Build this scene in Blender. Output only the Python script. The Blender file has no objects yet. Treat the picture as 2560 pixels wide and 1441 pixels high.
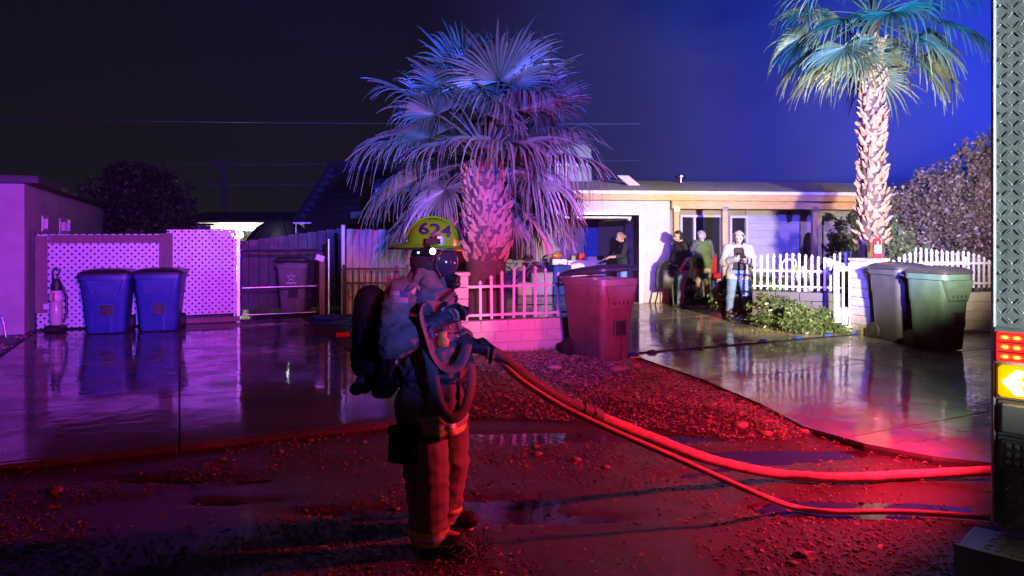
import bpy, bmesh, math, random
import numpy as np
from mathutils import Vector, Matrix, noise
from mathutils.bvhtree import BVHTree
random.seed(7); np.random.seed(7)
S = bpy.context.scene
COL = S.collection

# ------------------------------------------------------------------ camera
F, CZ, HY = 1850.0, 1.7, 580.0          # focal length in photo pixels, eye height, horizon row
cam_d = bpy.data.cameras.new('camera'); cam = bpy.data.objects.new('camera', cam_d); COL.objects.link(cam)
cam.location = (0, 0, CZ); cam.rotation_euler = (math.pi/2, 0, 0)
cam_d.sensor_width = 36; cam_d.lens = F/2560*36; cam_d.shift_y = -140.5/2560
cam_d.clip_start = 0.05; cam_d.clip_end = 400
S.camera = cam

# ------------------------------------------------------------------ night sky
w = bpy.data.worlds.new('World'); S.world = w; w.use_nodes = True
nt = w.node_tree; bg = nt.nodes['Background']
tc = nt.nodes.new('ShaderNodeTexCoord'); sp = nt.nodes.new('ShaderNodeSeparateXYZ')
rp = nt.nodes.new('ShaderNodeValToRGB')
nt.links.new(tc.outputs['Generated'], sp.inputs[0]); nt.links.new(sp.outputs[2], rp.inputs[0])
rp.color_ramp.elements[0].position = 0.0; rp.color_ramp.elements[0].color = (.0080, .0080, .0105, 1)
rp.color_ramp.elements[1].position = .45; rp.color_ramp.elements[1].color = (.0034, .0026, .0056, 1)
nt.links.new(rp.outputs[0], bg.inputs[0]); bg.inputs[1].default_value = 1.0

# ------------------------------------------------------------------ lamps of the emergency vehicles, with added fill beams
def lamp(name, kind, loc, col, power, target=None, size=.06, cone=90, blend=.5):
    d = bpy.data.lights.new(name, kind); o = bpy.data.objects.new(name, d); COL.objects.link(o)
    o.location = loc; d.color = col; d.energy = power; d.shadow_soft_size = size
    if kind == 'SPOT': d.spot_size = math.radians(cone); d.spot_blend = blend
    if target is not None:
        o.rotation_euler = (Vector(target)-Vector(loc)).to_track_quat('-Z', 'Y').to_euler()
    return o
lamp('scene_light', 'SPOT', (5.2, 7.15, 2.05), (1, .80, .55), 7400, (6.0, 18, 2.9), .10, 65, .75)
lamp('scene_light', 'SPOT', (5.2, 7.15, 2.05), (1, .88, .74), 2700, (4.3, 15, .7), .10, 37, .6)  # added beam from the same head, brightens the people's legs
lamp('blue_beacon', 'SPOT', (17.0, 14.5, 4.2), (.016, .06, 1), 62000, (10.5, 40, 12.5), .12, 100, 1)
lamp('blue_beacon', 'SPOT', (3.5, 4.2, 3.7), (.03, .26, 1), 17000, (6.3, 13, 6.3), .12, 34, .7)  # added beam that tints the tall palm's crown blue
lamp('blue_flasher', 'SPOT', (1.2, -1.6, 2.7), (.11, .045, 1), 16000, (-8.1, 12.5, 5.0), .10, 47, .45)
lamp('blue_flasher', 'SPOT', (1.2, -1.6, 2.7), (.03, .07, 1), 30000, (-1.2, 11, 4.9), .10, 35, .5)
lamp('blue_flasher', 'SPOT', (.9, -1.6, 2.7), (.24, .15, 1), 24000, (2.0, 20, 1.5), .10, 13.5, .6)  # added beam, brightens the inside of the garage
lamp('blue_flasher', 'SPOT', (3.7, 4.95, 2.7), (.10, .08, 1), 15000, (8.0, 20, 1.9), .10, 34, .7)  # added beam, turns the dark porch wall blue
lamp('red_flasher', 'SPOT', (3.55, 4.85, 1.4), (1, .02, .075), 1050, (-2.2, 9.0, .9), .07, 150, .5)
lamp('red_beacon', 'SPOT', (1.6, -1.2, 2.9), (1, .05, .12), 5200, (-5.6, 12, 2.2), .10, 30, .7)
lamp('red_beacon', 'SPOT', (1.6, -1.2, 2.9), (1, .06, .22), 8500, (.0, 10.8, 1.6), .10, 20, .8)  # added pink beam for the bushy palm's lower fronds
lamp('blue_flasher', 'SPOT', (1.2, -1.6, 2.7), (.2, .1, 1), 4500, (.5, 10.3, .9), .10, 16, .7)  # added violet beam on the low wall, pickets and palm trunk
lamp('fill_light', 'SPOT', (4.2, -3.2, 2.2), (.82, 1, 1), 2700, (2.6, 3.0, 2.2), .10, 26, .7)  # added light out of view, brightens the engine's tread plate
lamp('fill_light', 'SPOT', (2.6, -1.6, 2.3), (.14, .15, 1), 2500, (-.48, 4.1, 1.6), .08, 15, .9)  # added blue fill that tints the firefighter's jacket
lamp('fill_light', 'SPOT', (2.6, -1.6, 2.3), (.9, 1, .8), 290, (-.42, 4.1, 1.99), .08, 4.2, .9)  # added narrow fill that picks out the helmet alone
lamp('pink_fill', 'SPOT', (7.9, 9.0, 3.3), (.62, .36, 1), 4200, (10.4, 17.3, 2.9), .10, 52, .7)  # added fill that colours the shrub trees pink

S.view_settings.view_transform = 'Standard'; S.view_settings.look = 'None'
S.view_settings.exposure = 0.0; S.view_settings.gamma = 1.0; S.view_settings.use_curve_mapping = False
S.render.engine = 'CYCLES'
S.cycles.use_denoising = True; S.cycles.max_bounces = 6; S.cycles.diffuse_bounces = 2; S.cycles.glossy_bounces = 3
S.cycles.transmission_bounces = 4; S.cycles.volume_bounces = 0; S.cycles.transparent_max_bounces = 8
S.cycles.sample_clamp_indirect = 3.0; S.cycles.sample_clamp_direct = 0
S.cycles.caustics_reflective = False; S.cycles.caustics_refractive = False

# ------------------------------------------------------------------ measuring helpers (photo pixel + distance -> metres)
def gx(x, d): return (x-1280)/F*d
def gd(y): return F*CZ/(y-HY)
def G(x, y): d = gd(y); return Vector((gx(x, d), d, 0))
def W(x, y, d): return Vector((gx(x, d), d, CZ-(y-HY)/F*d))
# the left lot: s along the street, t away from the street
PF = Vector((-1.22, 6.62, 0)); LA = Vector((.912, .41, 0)).normalized(); LB = Vector((-LA.y, LA.x, 0))
LROT = math.atan2(LA.y, LA.x)
def LOT(s, t, z=0): return PF + LA*s + LB*t + Vector((0, 0, z))
def lot_st(p): r = p-PF; return r.dot(LA), r.dot(LB)
def lot_t(px, s):
    k = (px-1280)/F; b = PF+LA*s
    return (k*b.y-b.x)/(LB.x-k*LB.y)
def lot_s(px, t):
    k = (px-1280)/F; b = PF+LB*t
    return (k*b.y-b.x)/(LA.x-k*LA.y)
# the house: u along the front, v into the house
H0 = Vector((3.79, 17.77, 0)); HU = Vector((.989, .148, 0)).normalized(); HV = Vector((-HU.y, HU.x, 0))
HROT = math.atan2(HU.y, HU.x)
def HL(u, v, z=0): return H0+HU*u+HV*v+Vector((0, 0, z))
def hu(px, v=0):
    k = (px-1280)/F; b = H0+HV*v
    return (k*b.y-b.x)/(HU.x-k*HU.y)
def hz(py, u, v=0): return CZ-(py-HY)/F*HL(u, v).y

# ------------------------------------------------------------------ object helpers
def thing(name, label, cat, loc=(0, 0, 0), rz=0, group=None):
    o = bpy.data.objects.new(name, None); COL.objects.link(o)
    o.empty_display_size = .1; o.location = loc; o.rotation_euler = (0, 0, rz)
    o['label'] = label; o['category'] = cat
    if group: o['group'] = group
    return o
def tag(o, label, cat, group=None):
    o['label'] = label; o['category'] = cat
    if group: o['group'] = group
    return o
def struct(o): o['kind'] = 'structure'; return o
def stuff(o): o['kind'] = 'stuff'; return o
def link(name, me, parent=None, loc=None, rz=None):
    o = bpy.data.objects.new(name, me); COL.objects.link(o)
    if parent: o.parent = parent
    if loc is not None: o.location = loc
    if rz is not None: o.rotation_euler = (0, 0, rz) if not hasattr(rz, '__len__') else rz
    return o
def dup(root, loc=None, rz=None, label=None):
    r = root.copy(); COL.objects.link(r)
    if loc is not None: r.location = loc
    if rz is not None: r.rotation_euler = (0, 0, rz)
    if label: r['label'] = label
    for ch in list(root.children):
        c = ch.copy(); COL.objects.link(c); c.parent = r
        for g in list(ch.children):
            d = g.copy(); COL.objects.link(d); d.parent = c
    return r

class MB:
    def __init__(s): s.v = []; s.f = []; s.m = []
    def add(s, vs, fs, mi=0):
        o = len(s.v); s.v += [tuple(v) for v in vs]; s.f += [tuple(i+o for i in f) for f in fs]; s.m += [mi]*len(fs); return s
    def box(s, c, size, rz=0, mi=0, M=None, taper=1):
        x, y, z = size[0]/2, size[1]/2, size[2]/2
        vs = [Vector((sx*x*(taper if sz > 0 else 1), sy*y*(taper if sz > 0 else 1), sz*z)) for sz in (-1, 1) for sx, sy in ((-1, -1), (1, -1), (1, 1), (-1, 1))]
        if M is not None: vs = [M @ v for v in vs]
        elif rz:
            R = Matrix.Rotation(rz, 3, 'Z'); vs = [R @ v for v in vs]
        c = Vector(c)
        return s.add([v+c for v in vs], [(3, 2, 1, 0), (4, 5, 6, 7), (0, 1, 5, 4), (1, 2, 6, 5), (2, 3, 7, 6), (3, 0, 4, 7)], mi)
    def beam(s, p0, p1, w, h, mi=0, up=(0, 0, 1)):
        p0, p1 = Vector(p0), Vector(p1); d = (p1-p0); L = d.length; d.normalize()
        u = Vector(up)
        if abs(d.dot(u)) > .98: u = Vector((0, 1, 0))
        sd = d.cross(u).normalized(); u = sd.cross(d)
        M = Matrix((sd, d, u)).transposed()
        return s.box((p0+p1)/2, (w, L, h), mi=mi, M=M)
    def tube(s, pts, r, n=8, mi=0, caps=True, flat=1, up=None):
        pts = [Vector(p) for p in pts]; N = len(pts)
        rs = r if hasattr(r, '__len__') else [r]*N
        vs = []; prev = None
        for i, p in enumerate(pts):
            t = (pts[min(i+1, N-1)]-pts[max(i-1, 0)]).normalized()
            if prev is None:
                a = Vector(up) if up else (Vector((0, 0, 1)) if abs(t.z) < .9 else Vector((1, 0, 0)))
            else: a = prev
            a = (a-t*a.dot(t)).normalized(); b = t.cross(a); prev = a
            for k in range(n):
                an = 2*math.pi*k/n; vs.append(p+(a*math.cos(an)*flat+b*math.sin(an))*rs[i])
        fs = [(i*n+k, i*n+(k+1) % n, (i+1)*n+(k+1) % n, (i+1)*n+k) for i in range(N-1) for k in range(n)]
        if caps: fs += [tuple(range(n))[::-1], tuple((N-1)*n+k for k in range(n))]
        return s.add(vs, fs, mi)
    def cyl(s, p0, p1, r0, r1=None, n=12, mi=0): return s.tube([p0, p1], [r0, r0 if r1 is None else r1], n, mi)
    def lathe(s, prof, c=(0, 0, 0), n=16, mi=0, M=None, sx=1, sy=1):
        vs = []
        for r, z in prof:
            for k in range(n):
                a = 2*math.pi*k/n; vs.append(Vector((r*math.cos(a)*sx, r*math.sin(a)*sy, z)))
        if M is not None: vs = [M @ v for v in vs]
        c = Vector(c); vs = [v+c for v in vs]; N = len(prof)
        fs = [(i*n+k, i*n+(k+1) % n, (i+1)*n+(k+1) % n, (i+1)*n+k) for i in range(N-1) for k in range(n)]
        fs += [tuple(range(n))[::-1], tuple((N-1)*n+k for k in range(n))]
        return s.add(vs, fs, mi)
    def ell(s, c, r, n=12, m=8, mi=0, M=None):
        prof = [(max(1e-4, math.sin(math.pi*i/m)), -math.cos(math.pi*i/m)) for i in range(m+1)]
        vs = [Vector((p*math.cos(2*math.pi*k/n)*r[0], p*math.sin(2*math.pi*k/n)*r[1], z*r[2])) for p, z in prof for k in range(n)]
        if M is not None: vs = [M @ v for v in vs]
        c = Vector(c); vs = [v+c for v in vs]
        fs = [(i*n+k, i*n+(k+1) % n, (i+1)*n+(k+1) % n, (i+1)*n+k) for i in range(m) for k in range(n)]
        fs += [tuple(range(n))[::-1], tuple(m*n+k for k in range(n))]
        return s.add(vs, fs, mi)
    def prism(s, poly, z0, z1, mi=0):
        n = len(poly)
        vs = [(p[0], p[1], z0) for p in poly]+[(p[0], p[1], z1) for p in poly]
        return s.add(vs, [tuple(range(n))[::-1], tuple(range(n, 2*n))]+[(i, (i+1) % n, n+(i+1) % n, n+i) for i in range(n)], mi)
    def mesh(s, name, mats, smooth=False, bevel=0, weld=False):
        me = bpy.data.meshes.new(name); me.from_pydata(s.v, [], s.f)
        for m in (mats if isinstance(mats, (list, tuple)) else [mats]): me.materials.append(m)
        if len(me.materials) > 1: me.polygons.foreach_set('material_index', s.m)
        if bevel:
            bm = bmesh.new(); bm.from_mesh(me)
            bmesh.ops.bevel(bm, geom=[e for e in bm.edges if len(e.link_faces) == 2 and e.calc_face_angle(0) > .5], offset=bevel, segments=1, profile=.6, affect='EDGES')
            bm.to_mesh(me); bm.free()
        if smooth:
            me.polygons.foreach_set('use_smooth', [True]*len(me.polygons))
            try: me.set_sharp_from_angle(angle=math.radians(45))
            except Exception: pass
        me.update(); return me
    def build(s, name, mats, parent=None, smooth=False, bevel=0, loc=None, rz=None):
        return link(name, s.mesh(name, mats, smooth, bevel), parent, loc, rz)
def bx(name, c, size, m, parent=None, bevel=0, rz=0): return MB().box(c, size, rz).build(name, m, parent, bevel=bevel)

# ------------------------------------------------------------------ materials
def newmat(name):
    m = bpy.data.materials.new(name); m.use_nodes = True; t = m.node_tree
    return m, t, t.nodes['Principled BSDF']
def nd(t, kind, **kw):
    n = t.nodes.new('ShaderNode'+kind)
    for k, v in kw.items(): setattr(n, k, v)
    return n
def mat(name, col, rough=.6, var=.3, scale=5, bump=.15, bscale=45, metal=0, coat=0, island=0, stretch=None, emit=None, estr=0, dirt=0, spec=.5, bdist=.02, trans=0, sss=0):
    m, t, b = newmat(name)
    tcn = nd(t, 'TexCoord'); oi = nd(t, 'ObjectInfo'); vm = nd(t, 'VectorMath', operation='ADD'); mul = nd(t, 'VectorMath', operation='SCALE')
    cmb = nd(t, 'CombineXYZ')
    for i in range(3): t.links.new(oi.outputs['Random'], cmb.inputs[i])
    t.links.new(cmb.outputs[0], mul.inputs[0]); mul.inputs['Scale'].default_value = 37
    t.links.new(tcn.outputs['Object'], vm.inputs[0]); t.links.new(mul.outputs[0], vm.inputs[1])
    vec = vm.outputs[0]
    if stretch:
        mp = nd(t, 'Mapping'); mp.inputs['Scale'].default_value = stretch; t.links.new(vec, mp.inputs[0]); vec = mp.outputs[0]
    n1 = nd(t, 'TexNoise'); n1.inputs['Scale'].default_value = scale; n1.inputs['Detail'].default_value = 6; n1.inputs['Roughness'].default_value = .65
    t.links.new(vec, n1.inputs['Vector'])
    r = nd(t, 'ValToRGB'); c = Vector(col)
    r.color_ramp.elements[0].position = .3; r.color_ramp.elements[1].position = .7
    r.color_ramp.elements[0].color = (*(c*(1-var)), 1); r.color_ramp.elements[1].color = (*(min(1, x*(1+var*.7)) for x in c), 1)
    t.links.new(n1.outputs[0], r.inputs[0]); out = r.outputs[0]
    if dirt:
        n3 = nd(t, 'TexNoise'); n3.inputs['Scale'].default_value = scale*.35; n3.inputs['Detail'].default_value = 8; n3.inputs['Roughness'].default_value = .75
        t.links.new(vec, n3.inputs['Vector']); r3 = nd(t, 'ValToRGB'); r3.color_ramp.elements[0].position = .5; r3.color_ramp.elements[1].position = .72
        t.links.new(n3.outputs[0], r3.inputs[0]); mx = nd(t, 'MixRGB', blend_type='MULTIPLY'); mx.inputs[2].default_value = (.38, .33, .28, 1)
        ml = nd(t, 'Math', operation='MULTIPLY'); ml.inputs[1].default_value = dirt; t.links.new(r3.outputs[0], ml.inputs[0]); t.links.new(ml.outputs[0], mx.inputs[0])
        t.links.new(out, mx.inputs[1]); out = mx.outputs[0]
    if island:
        ge = nd(t, 'NewGeometry'); mr = nd(t, 'MapRange'); mr.inputs[3].default_value = 1-island; mr.inputs[4].default_value = 1+island
        t.links.new(ge.outputs['Random Per Island'], mr.inputs[0]); hs = nd(t, 'HueSaturation'); t.links.new(mr.outputs[0], hs.inputs['Value']); t.links.new(out, hs.inputs['Color']); out = hs.outputs[0]
    t.links.new(out, b.inputs['Base Color'])
    mr2 = nd(t, 'MapRange'); mr2.inputs[1].default_value = .3; mr2.inputs[2].default_value = .7; mr2.inputs[3].default_value = max(.02, rough*.75); mr2.inputs[4].default_value = min(1, rough*1.2)
    t.links.new(n1.outputs[0], mr2.inputs[0]); t.links.new(mr2.outputs[0], b.inputs['Roughness'])
    b.inputs['Metallic'].default_value = metal; b.inputs['Coat Weight'].default_value = coat; b.inputs['Coat Roughness'].default_value = .12
    b.inputs['Specular IOR Level'].default_value = spec
    if trans: b.inputs['Transmission Weight'].default_value = trans
    if sss: b.inputs['Subsurface Weight'].default_value = sss; b.inputs['Subsurface Radius'].default_value = (.02, .008, .004)
    if bump:
        n2 = nd(t, 'TexNoise'); n2.inputs['Scale'].default_value = bscale; n2.inputs['Detail'].default_value = 5
        t.links.new(vec, n2.inputs['Vector']); bp = nd(t, 'Bump'); bp.inputs['Strength'].default_value = bump; bp.inputs['Distance'].default_value = bdist
        t.links.new(n2.outputs[0], bp.inputs['Height']); t.links.new(bp.outputs[0], b.inputs['Normal'])
    if emit: b.inputs['Emission Color'].default_value = (*emit, 1); b.inputs['Emission Strength'].default_value = estr
    return m
def wet_concrete(name, col, ripple=.5, wetness=.5):
    """concrete under a thin film of rain water: the film is glossy and rippled, with rougher drained patches"""
    m, t, b = newmat(name)
    tcn = nd(t, 'TexCoord'); vec = tcn.outputs['Object']
    n1 = nd(t, 'TexNoise'); n1.inputs['Scale'].default_value = 1.3; n1.inputs['Detail'].default_value = 9; n1.inputs['Roughness'].default_value = .7; t.links.new(vec, n1.inputs['Vector'])
    r = nd(t, 'ValToRGB'); c = Vector(col); r.color_ramp.elements[0].position = .32; r.color_ramp.elements[1].position = .7
    r.color_ramp.elements[0].color = (*(c*.45), 1); r.color_ramp.elements[1].color = (*(c*1.35), 1); t.links.new(n1.outputs[0], r.inputs[0])
    n2 = nd(t, 'TexNoise'); n2.inputs['Scale'].default_value = 60; n2.inputs['Detail'].default_value = 4; t.links.new(vec, n2.inputs['Vector'])
    mx = nd(t, 'MixRGB', blend_type='MULTIPLY'); mx.inputs[0].default_value = .45; t.links.new(r.outputs[0], mx.inputs[1]); t.links.new(n2.outputs[0], mx.inputs[2])
    vd = nd(t, 'TexNoise'); vd.inputs['Scale'].default_value = 1.6; vd.inputs['Detail'].default_value = 6; t.links.new(vec, vd.inputs['Vector'])
    va = nd(t, 'VectorMath', operation='ADD'); t.links.new(vec, va.inputs[0]); t.links.new(vd.outputs['Color'], va.inputs[1])
    vo = nd(t, 'TexVoronoi', feature='DISTANCE_TO_EDGE'); vo.inputs['Scale'].default_value = .42; t.links.new(va.outputs[0], vo.inputs['Vector'])
    cr = nd(t, 'ValToRGB'); cr.color_ramp.elements[0].position = .002; cr.color_ramp.elements[1].position = .007; cr.color_ramp.elements[0].color = (.12, .11, .10, 1); cr.color_ramp.elements[1].color = (1, 1, 1, 1); t.links.new(vo.outputs['Distance'], cr.inputs[0])
    mc_ = nd(t, 'MixRGB', blend_type='MULTIPLY'); mc_.inputs[0].default_value = .8; t.links.new(mx.outputs[0], mc_.inputs[1]); t.links.new(cr.outputs[0], mc_.inputs[2])
    t.links.new(mc_.outputs[0], b.inputs['Base Color']); b.inputs['Roughness'].default_value = .55; b.inputs['Specular IOR Level'].default_value = .3
    n3 = nd(t, 'TexNoise'); n3.inputs['Scale'].default_value = .55; n3.inputs['Detail'].default_value = 5; t.links.new(vec, n3.inputs['Vector'])
    wr = nd(t, 'ValToRGB'); wr.color_ramp.elements[0].position = .36; wr.color_ramp.elements[1].position = .62
    wr.color_ramp.elements[0].color = (.02,)*3+(1,); wr.color_ramp.elements[1].color = (.11,)*3+(1,)
    t.links.new(n3.outputs[0], wr.inputs[0]); t.links.new(wr.outputs[0], b.inputs['Coat Roughness'])
    n5 = nd(t, 'TexNoise'); n5.inputs['Scale'].default_value = 2.1; n5.inputs['Detail'].default_value = 8; n5.inputs['Roughness'].default_value = .7; t.links.new(vec, n5.inputs['Vector'])
    cw = nd(t, 'ValToRGB'); cw.color_ramp.elements[0].position = .44; cw.color_ramp.elements[1].position = .66; cw.color_ramp.elements[0].color = (1,)*4; cw.color_ramp.elements[1].color = (.30,)*3+(1,)
    t.links.new(n5.outputs[0], cw.inputs[0]); t.links.new(cw.outputs[0], b.inputs['Coat Weight']); b.inputs['Coat IOR'].default_value = 1.6
    bp = nd(t, 'Bump'); bp.inputs['Strength'].default_value = .25; bp.inputs['Distance'].default_value = .004; t.links.new(n2.outputs[0], bp.inputs['Height']); t.links.new(bp.outputs[0], b.inputs['Normal'])
    n4 = nd(t, 'TexNoise'); n4.inputs['Scale'].default_value = 5.5; n4.inputs['Detail'].default_value = 3; n4.inputs['Distortion'].default_value = .6; t.links.new(vec, n4.inputs['Vector'])
    b2 = nd(t, 'Bump'); b2.inputs['Strength'].default_value = ripple; b2.inputs['Distance'].default_value = .006; t.links.new(n4.outputs[0], b2.inputs['Height'])
    t.links.new(b2.outputs[0], b.inputs['Coat Normal'])
    return m
def emis(name, col, s):
    m, t, b = newmat(name); b.inputs['Base Color'].default_value = (*[min(1, c) for c in col], 1); b.inputs['Emission Color'].default_value = (*col, 1); b.inputs['Emission Strength'].default_value = s; b.inputs['Roughness'].default_value = .3; return m

K = {}
K['conc_l'] = wet_concrete('wet_concrete_old', (.16, .15, .14), .35)
K['conc_r'] = wet_concrete('wet_concrete', (.30, .27, .23), .5)
K['dirt'] = mat('wet_dirt', (.075, .052, .042), .42, .45, 3, .8, 170, dirt=.4, bdist=.008)
K['stone'] = mat('gravel_stone', (.23, .165, .14), .42, .3, 30, .2, 90, island=.85)
K['rock'] = mat('pale_rock', (.34, .27, .23), .5, .3, 18, .5, 60)
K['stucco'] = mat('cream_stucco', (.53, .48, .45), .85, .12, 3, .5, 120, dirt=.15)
K['stucco_l'] = mat('grey_stucco', (.46, .44, .44), .85, .14, 2, .6, 110, dirt=.35)
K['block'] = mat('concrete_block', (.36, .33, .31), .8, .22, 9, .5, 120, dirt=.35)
K['block_p'] = mat('painted_block', (.50, .44, .43), .7, .15, 6, .45, 110, dirt=.25)
K['mortar_p'] = mat('painted_mortar', (.36, .31, .30), .85, .2, 20, .4, 150)
K['mortar'] = mat('mortar', (.19, .18, .17), .9, .2, 20, .4, 150)
K['white'] = mat('white_paint', (.62, .61, .59), .38, .08, 12, .1, 60, dirt=.12)
K['whitev'] = mat('white_vinyl', (.56, .55, .57), .4, .08, 8, .05, 60, dirt=.15)
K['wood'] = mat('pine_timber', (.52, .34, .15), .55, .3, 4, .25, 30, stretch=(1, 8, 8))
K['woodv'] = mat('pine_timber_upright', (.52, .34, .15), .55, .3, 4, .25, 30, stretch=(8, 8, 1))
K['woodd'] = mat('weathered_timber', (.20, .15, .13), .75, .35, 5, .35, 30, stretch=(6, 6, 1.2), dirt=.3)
K['boardo'] = mat('fence_board_timber', (.46, .36, .27), .7, .3, 4, .3, 26, stretch=(7, 7, 1))
K['siding'] = mat('pale_siding', (.45, .45, .47), .6, .1, 4, .15, 40)
K['brown'] = mat('brown_siding', (.10, .065, .05), .75, .3, 4, .3, 30, stretch=(1, 6, 6))
K['shingle'] = mat('asphalt_shingle', (.075, .075, .08), .75, .4, 14, .9, 70, stretch=(1, 2.4, 1))
K['dark'] = mat('dark_sheet', (.028, .027, .028), .55, .3, 6, .2, 40)
K['black'] = mat('black_plastic', (.015, .015, .017), .45, .3, 10, .2, 60)
K['rubber'] = mat('black_rubber', (.018, .017, .017), .7, .3, 20, .3, 90)
K['steel'] = mat('galvanised_steel', (.5, .51, .52), .35, .15, 14, .1, 80, metal=1)
K['iron'] = mat('black_iron', (.03, .028, .03), .45, .3, 20, .2, 80, metal=.6)
K['alu'] = mat('tread_plate_aluminium', (.42, .44, .45), .48, .2, 7, .12, 70, metal=.35, dirt=.25)
K['glass'] = mat('dark_window_glass', (.025, .025, .03), .06, .2, 2, .02, 3, spec=.8)
K['curtain'] = mat('brown_curtain', (.16, .12, .10), .9, .2, 5, .3, 30, stretch=(8, 8, .6))
K['binblue'] = mat('blue_bin_plastic', (.024, .055, .22), .42, .15, 6, .12, 80, dirt=.6)
K['binbrown'] = mat('brown_bin_plastic', (.16, .085, .075), .5, .2, 6, .15, 80, dirt=.6)
K['bingreen'] = mat('green_bin_plastic', (.06, .115, .09), .45, .2, 5, .12, 80, dirt=.5)
K['bingrey'] = mat('grey_bin_plastic', (.20, .19, .20), .5, .15, 5, .12, 80, dirt=.3)
K['bindark'] = mat('dark_bin_plastic', (.05, .05, .06), .5, .2, 6, .12, 80, dirt=.5)
K['lidd'] = mat('dark_lid_plastic', (.03, .03, .034), .35, .25, 8, .15, 60)
K['boot'] = mat('palm_leaf_base', (.36, .23, .12), .75, .35, 9, .4, 50, stretch=(3, 3, 1))
K['bark'] = mat('palm_bark', (.11, .075, .055), .85, .35, 6, .7, 30, stretch=(1, 1, 5))
K['tbark'] = mat('tree_bark', (.09, .07, .055), .85, .3, 8, .6, 30)
K['frond'] = mat('palm_frond', (.115, .145, .075), .45, .3, 3, .1, 40, island=.3)
K['frondry'] = mat('dry_palm_frond', (.34, .25, .15), .6, .3, 3, .1, 40, island=.3)
K['leaf'] = mat('dark_leaf', (.05, .07, .03), .5, .3, 3, 0, island=.5)
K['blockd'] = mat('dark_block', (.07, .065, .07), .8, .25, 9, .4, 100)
K['leafp'] = mat('pale_leaf', (.13, .115, .07), .5, .3, 3, 0, island=.5)
K['leafb'] = mat('bush_leaf', (.085, .13, .05), .4, .3, 3, 0, island=.5)
K['litter'] = mat('dead_leaf', (.20, .12, .07), .5, .4, 30, 0, island=.7)
K['grass'] = mat('dry_grass', (.22, .22, .10), .6, .3, 3, 0, island=.5)
K['skin'] = mat('skin', (.50, .31, .23), .5, .1, 12, .05, 90, sss=.08)
K['hair_b'] = mat('black_hair', (.015, .012, .012), .4, .3, 30, .5, 60, stretch=(1, 1, .3))
K['hair_g'] = mat('grey_hair', (.32, .31, .31), .5, .3, 30, .5, 60, stretch=(1, 1, .3))
K['hair_y'] = mat('fair_hair', (.30, .20, .11), .5, .3, 30, .5, 60, stretch=(1, 1, .3))
K['denim'] = mat('pale_denim', (.11, .18, .34), .8, .25, 7, .4, 120, stretch=(1, 1, .5))
K['denimd'] = mat('blue_denim', (.17, .26, .45), .8, .25, 7, .4, 120, stretch=(1, 1, .5))
K['hoodie'] = mat('pale_grey_jersey', (.26, .26, .28), .85, .08, 8, .4, 120)
K['tee'] = mat('black_cotton', (.014, .014, .016), .85, .3, 8, .3, 120)
K['vest'] = mat('green_wool', (.09, .14, .055), .9, .2, 10, .5, 140)
K['shoe'] = mat('black_shoe', (.02, .018, .02), .5, .3, 12, .2, 60)
K['red'] = mat('red_enamel', (.55, .02, .025), .28, .1, 8, .03, 50, coat=.3)
K['orange'] = mat('orange_plastic', (.62, .22, .03), .4, .15, 8, .05, 50)
K['bluep'] = mat('blue_plastic', (.03, .10, .45), .4, .15, 8, .05, 50)
K['paper'] = mat('white_paper', (.7, .68, .68), .7, .1, 8, .3, 40)
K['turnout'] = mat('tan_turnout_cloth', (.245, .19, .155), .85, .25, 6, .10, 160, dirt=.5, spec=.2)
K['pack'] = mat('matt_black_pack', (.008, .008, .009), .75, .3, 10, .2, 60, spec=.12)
K['turnout_j'] = mat('tan_turnout_cloth_dimmed', (.15, .125, .115), .85, .3, 6, .10, 160, dirt=.5, spec=.2)  # same tan cloth as the trousers, jacket's dim light put into the colour
K['lime'] = mat('lime_reflective_tape', (.62, .72, .06), .4, .1, 10, .15, 200)
K['silver'] = mat('silver_reflective_tape', (.55, .55, .57), .3, .1, 10, .15, 200, metal=.3)
K['helmet'] = mat('lime_helmet_shell', (.085, .62, .012), .3, .14, 5, .05, 50, dirt=.4, coat=.3)
K['navy'] = mat('navy_print', (.01, .015, .09), .5, .2, 10, 0)
K['glove'] = mat('dark_leather_glove', (.03, .028, .032), .6, .3, 12, .4, 90)
K['strapb'] = mat('blue_grey_strap', (.045, .06, .10), .7, .2, 12, .3, 160)
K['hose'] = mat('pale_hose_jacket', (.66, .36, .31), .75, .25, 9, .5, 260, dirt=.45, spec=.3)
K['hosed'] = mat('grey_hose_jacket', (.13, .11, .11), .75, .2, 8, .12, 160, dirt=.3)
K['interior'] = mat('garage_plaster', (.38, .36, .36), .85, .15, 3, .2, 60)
K['amber'] = emis('amber_lens', (1, .40, .0), 1.5)
K['arrow'] = emis('lit_arrow', (1, .86, .55), 7)
K['redlens'] = emis('red_lens', (1, .03, .02), 1.3)
K['redled'] = emis('lit_red_leds', (1, .50, .08), 3.2)
K['led'] = emis('lit_led', (.85, 1, .85), 14)
K['ledb'] = emis('lit_blue_led', (.1, .25, 1), 8)
K['porchlamp'] = emis('lit_porch_lamp', (.9, 1, .6), 45)
K['lens'] = mat('clear_lens', (.5, .48, .43), .25, .1, 10, .08, 60)
K['orangeled'] = emis('lit_orange_led_halo', (1, .20, .02), 1.7)
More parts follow.
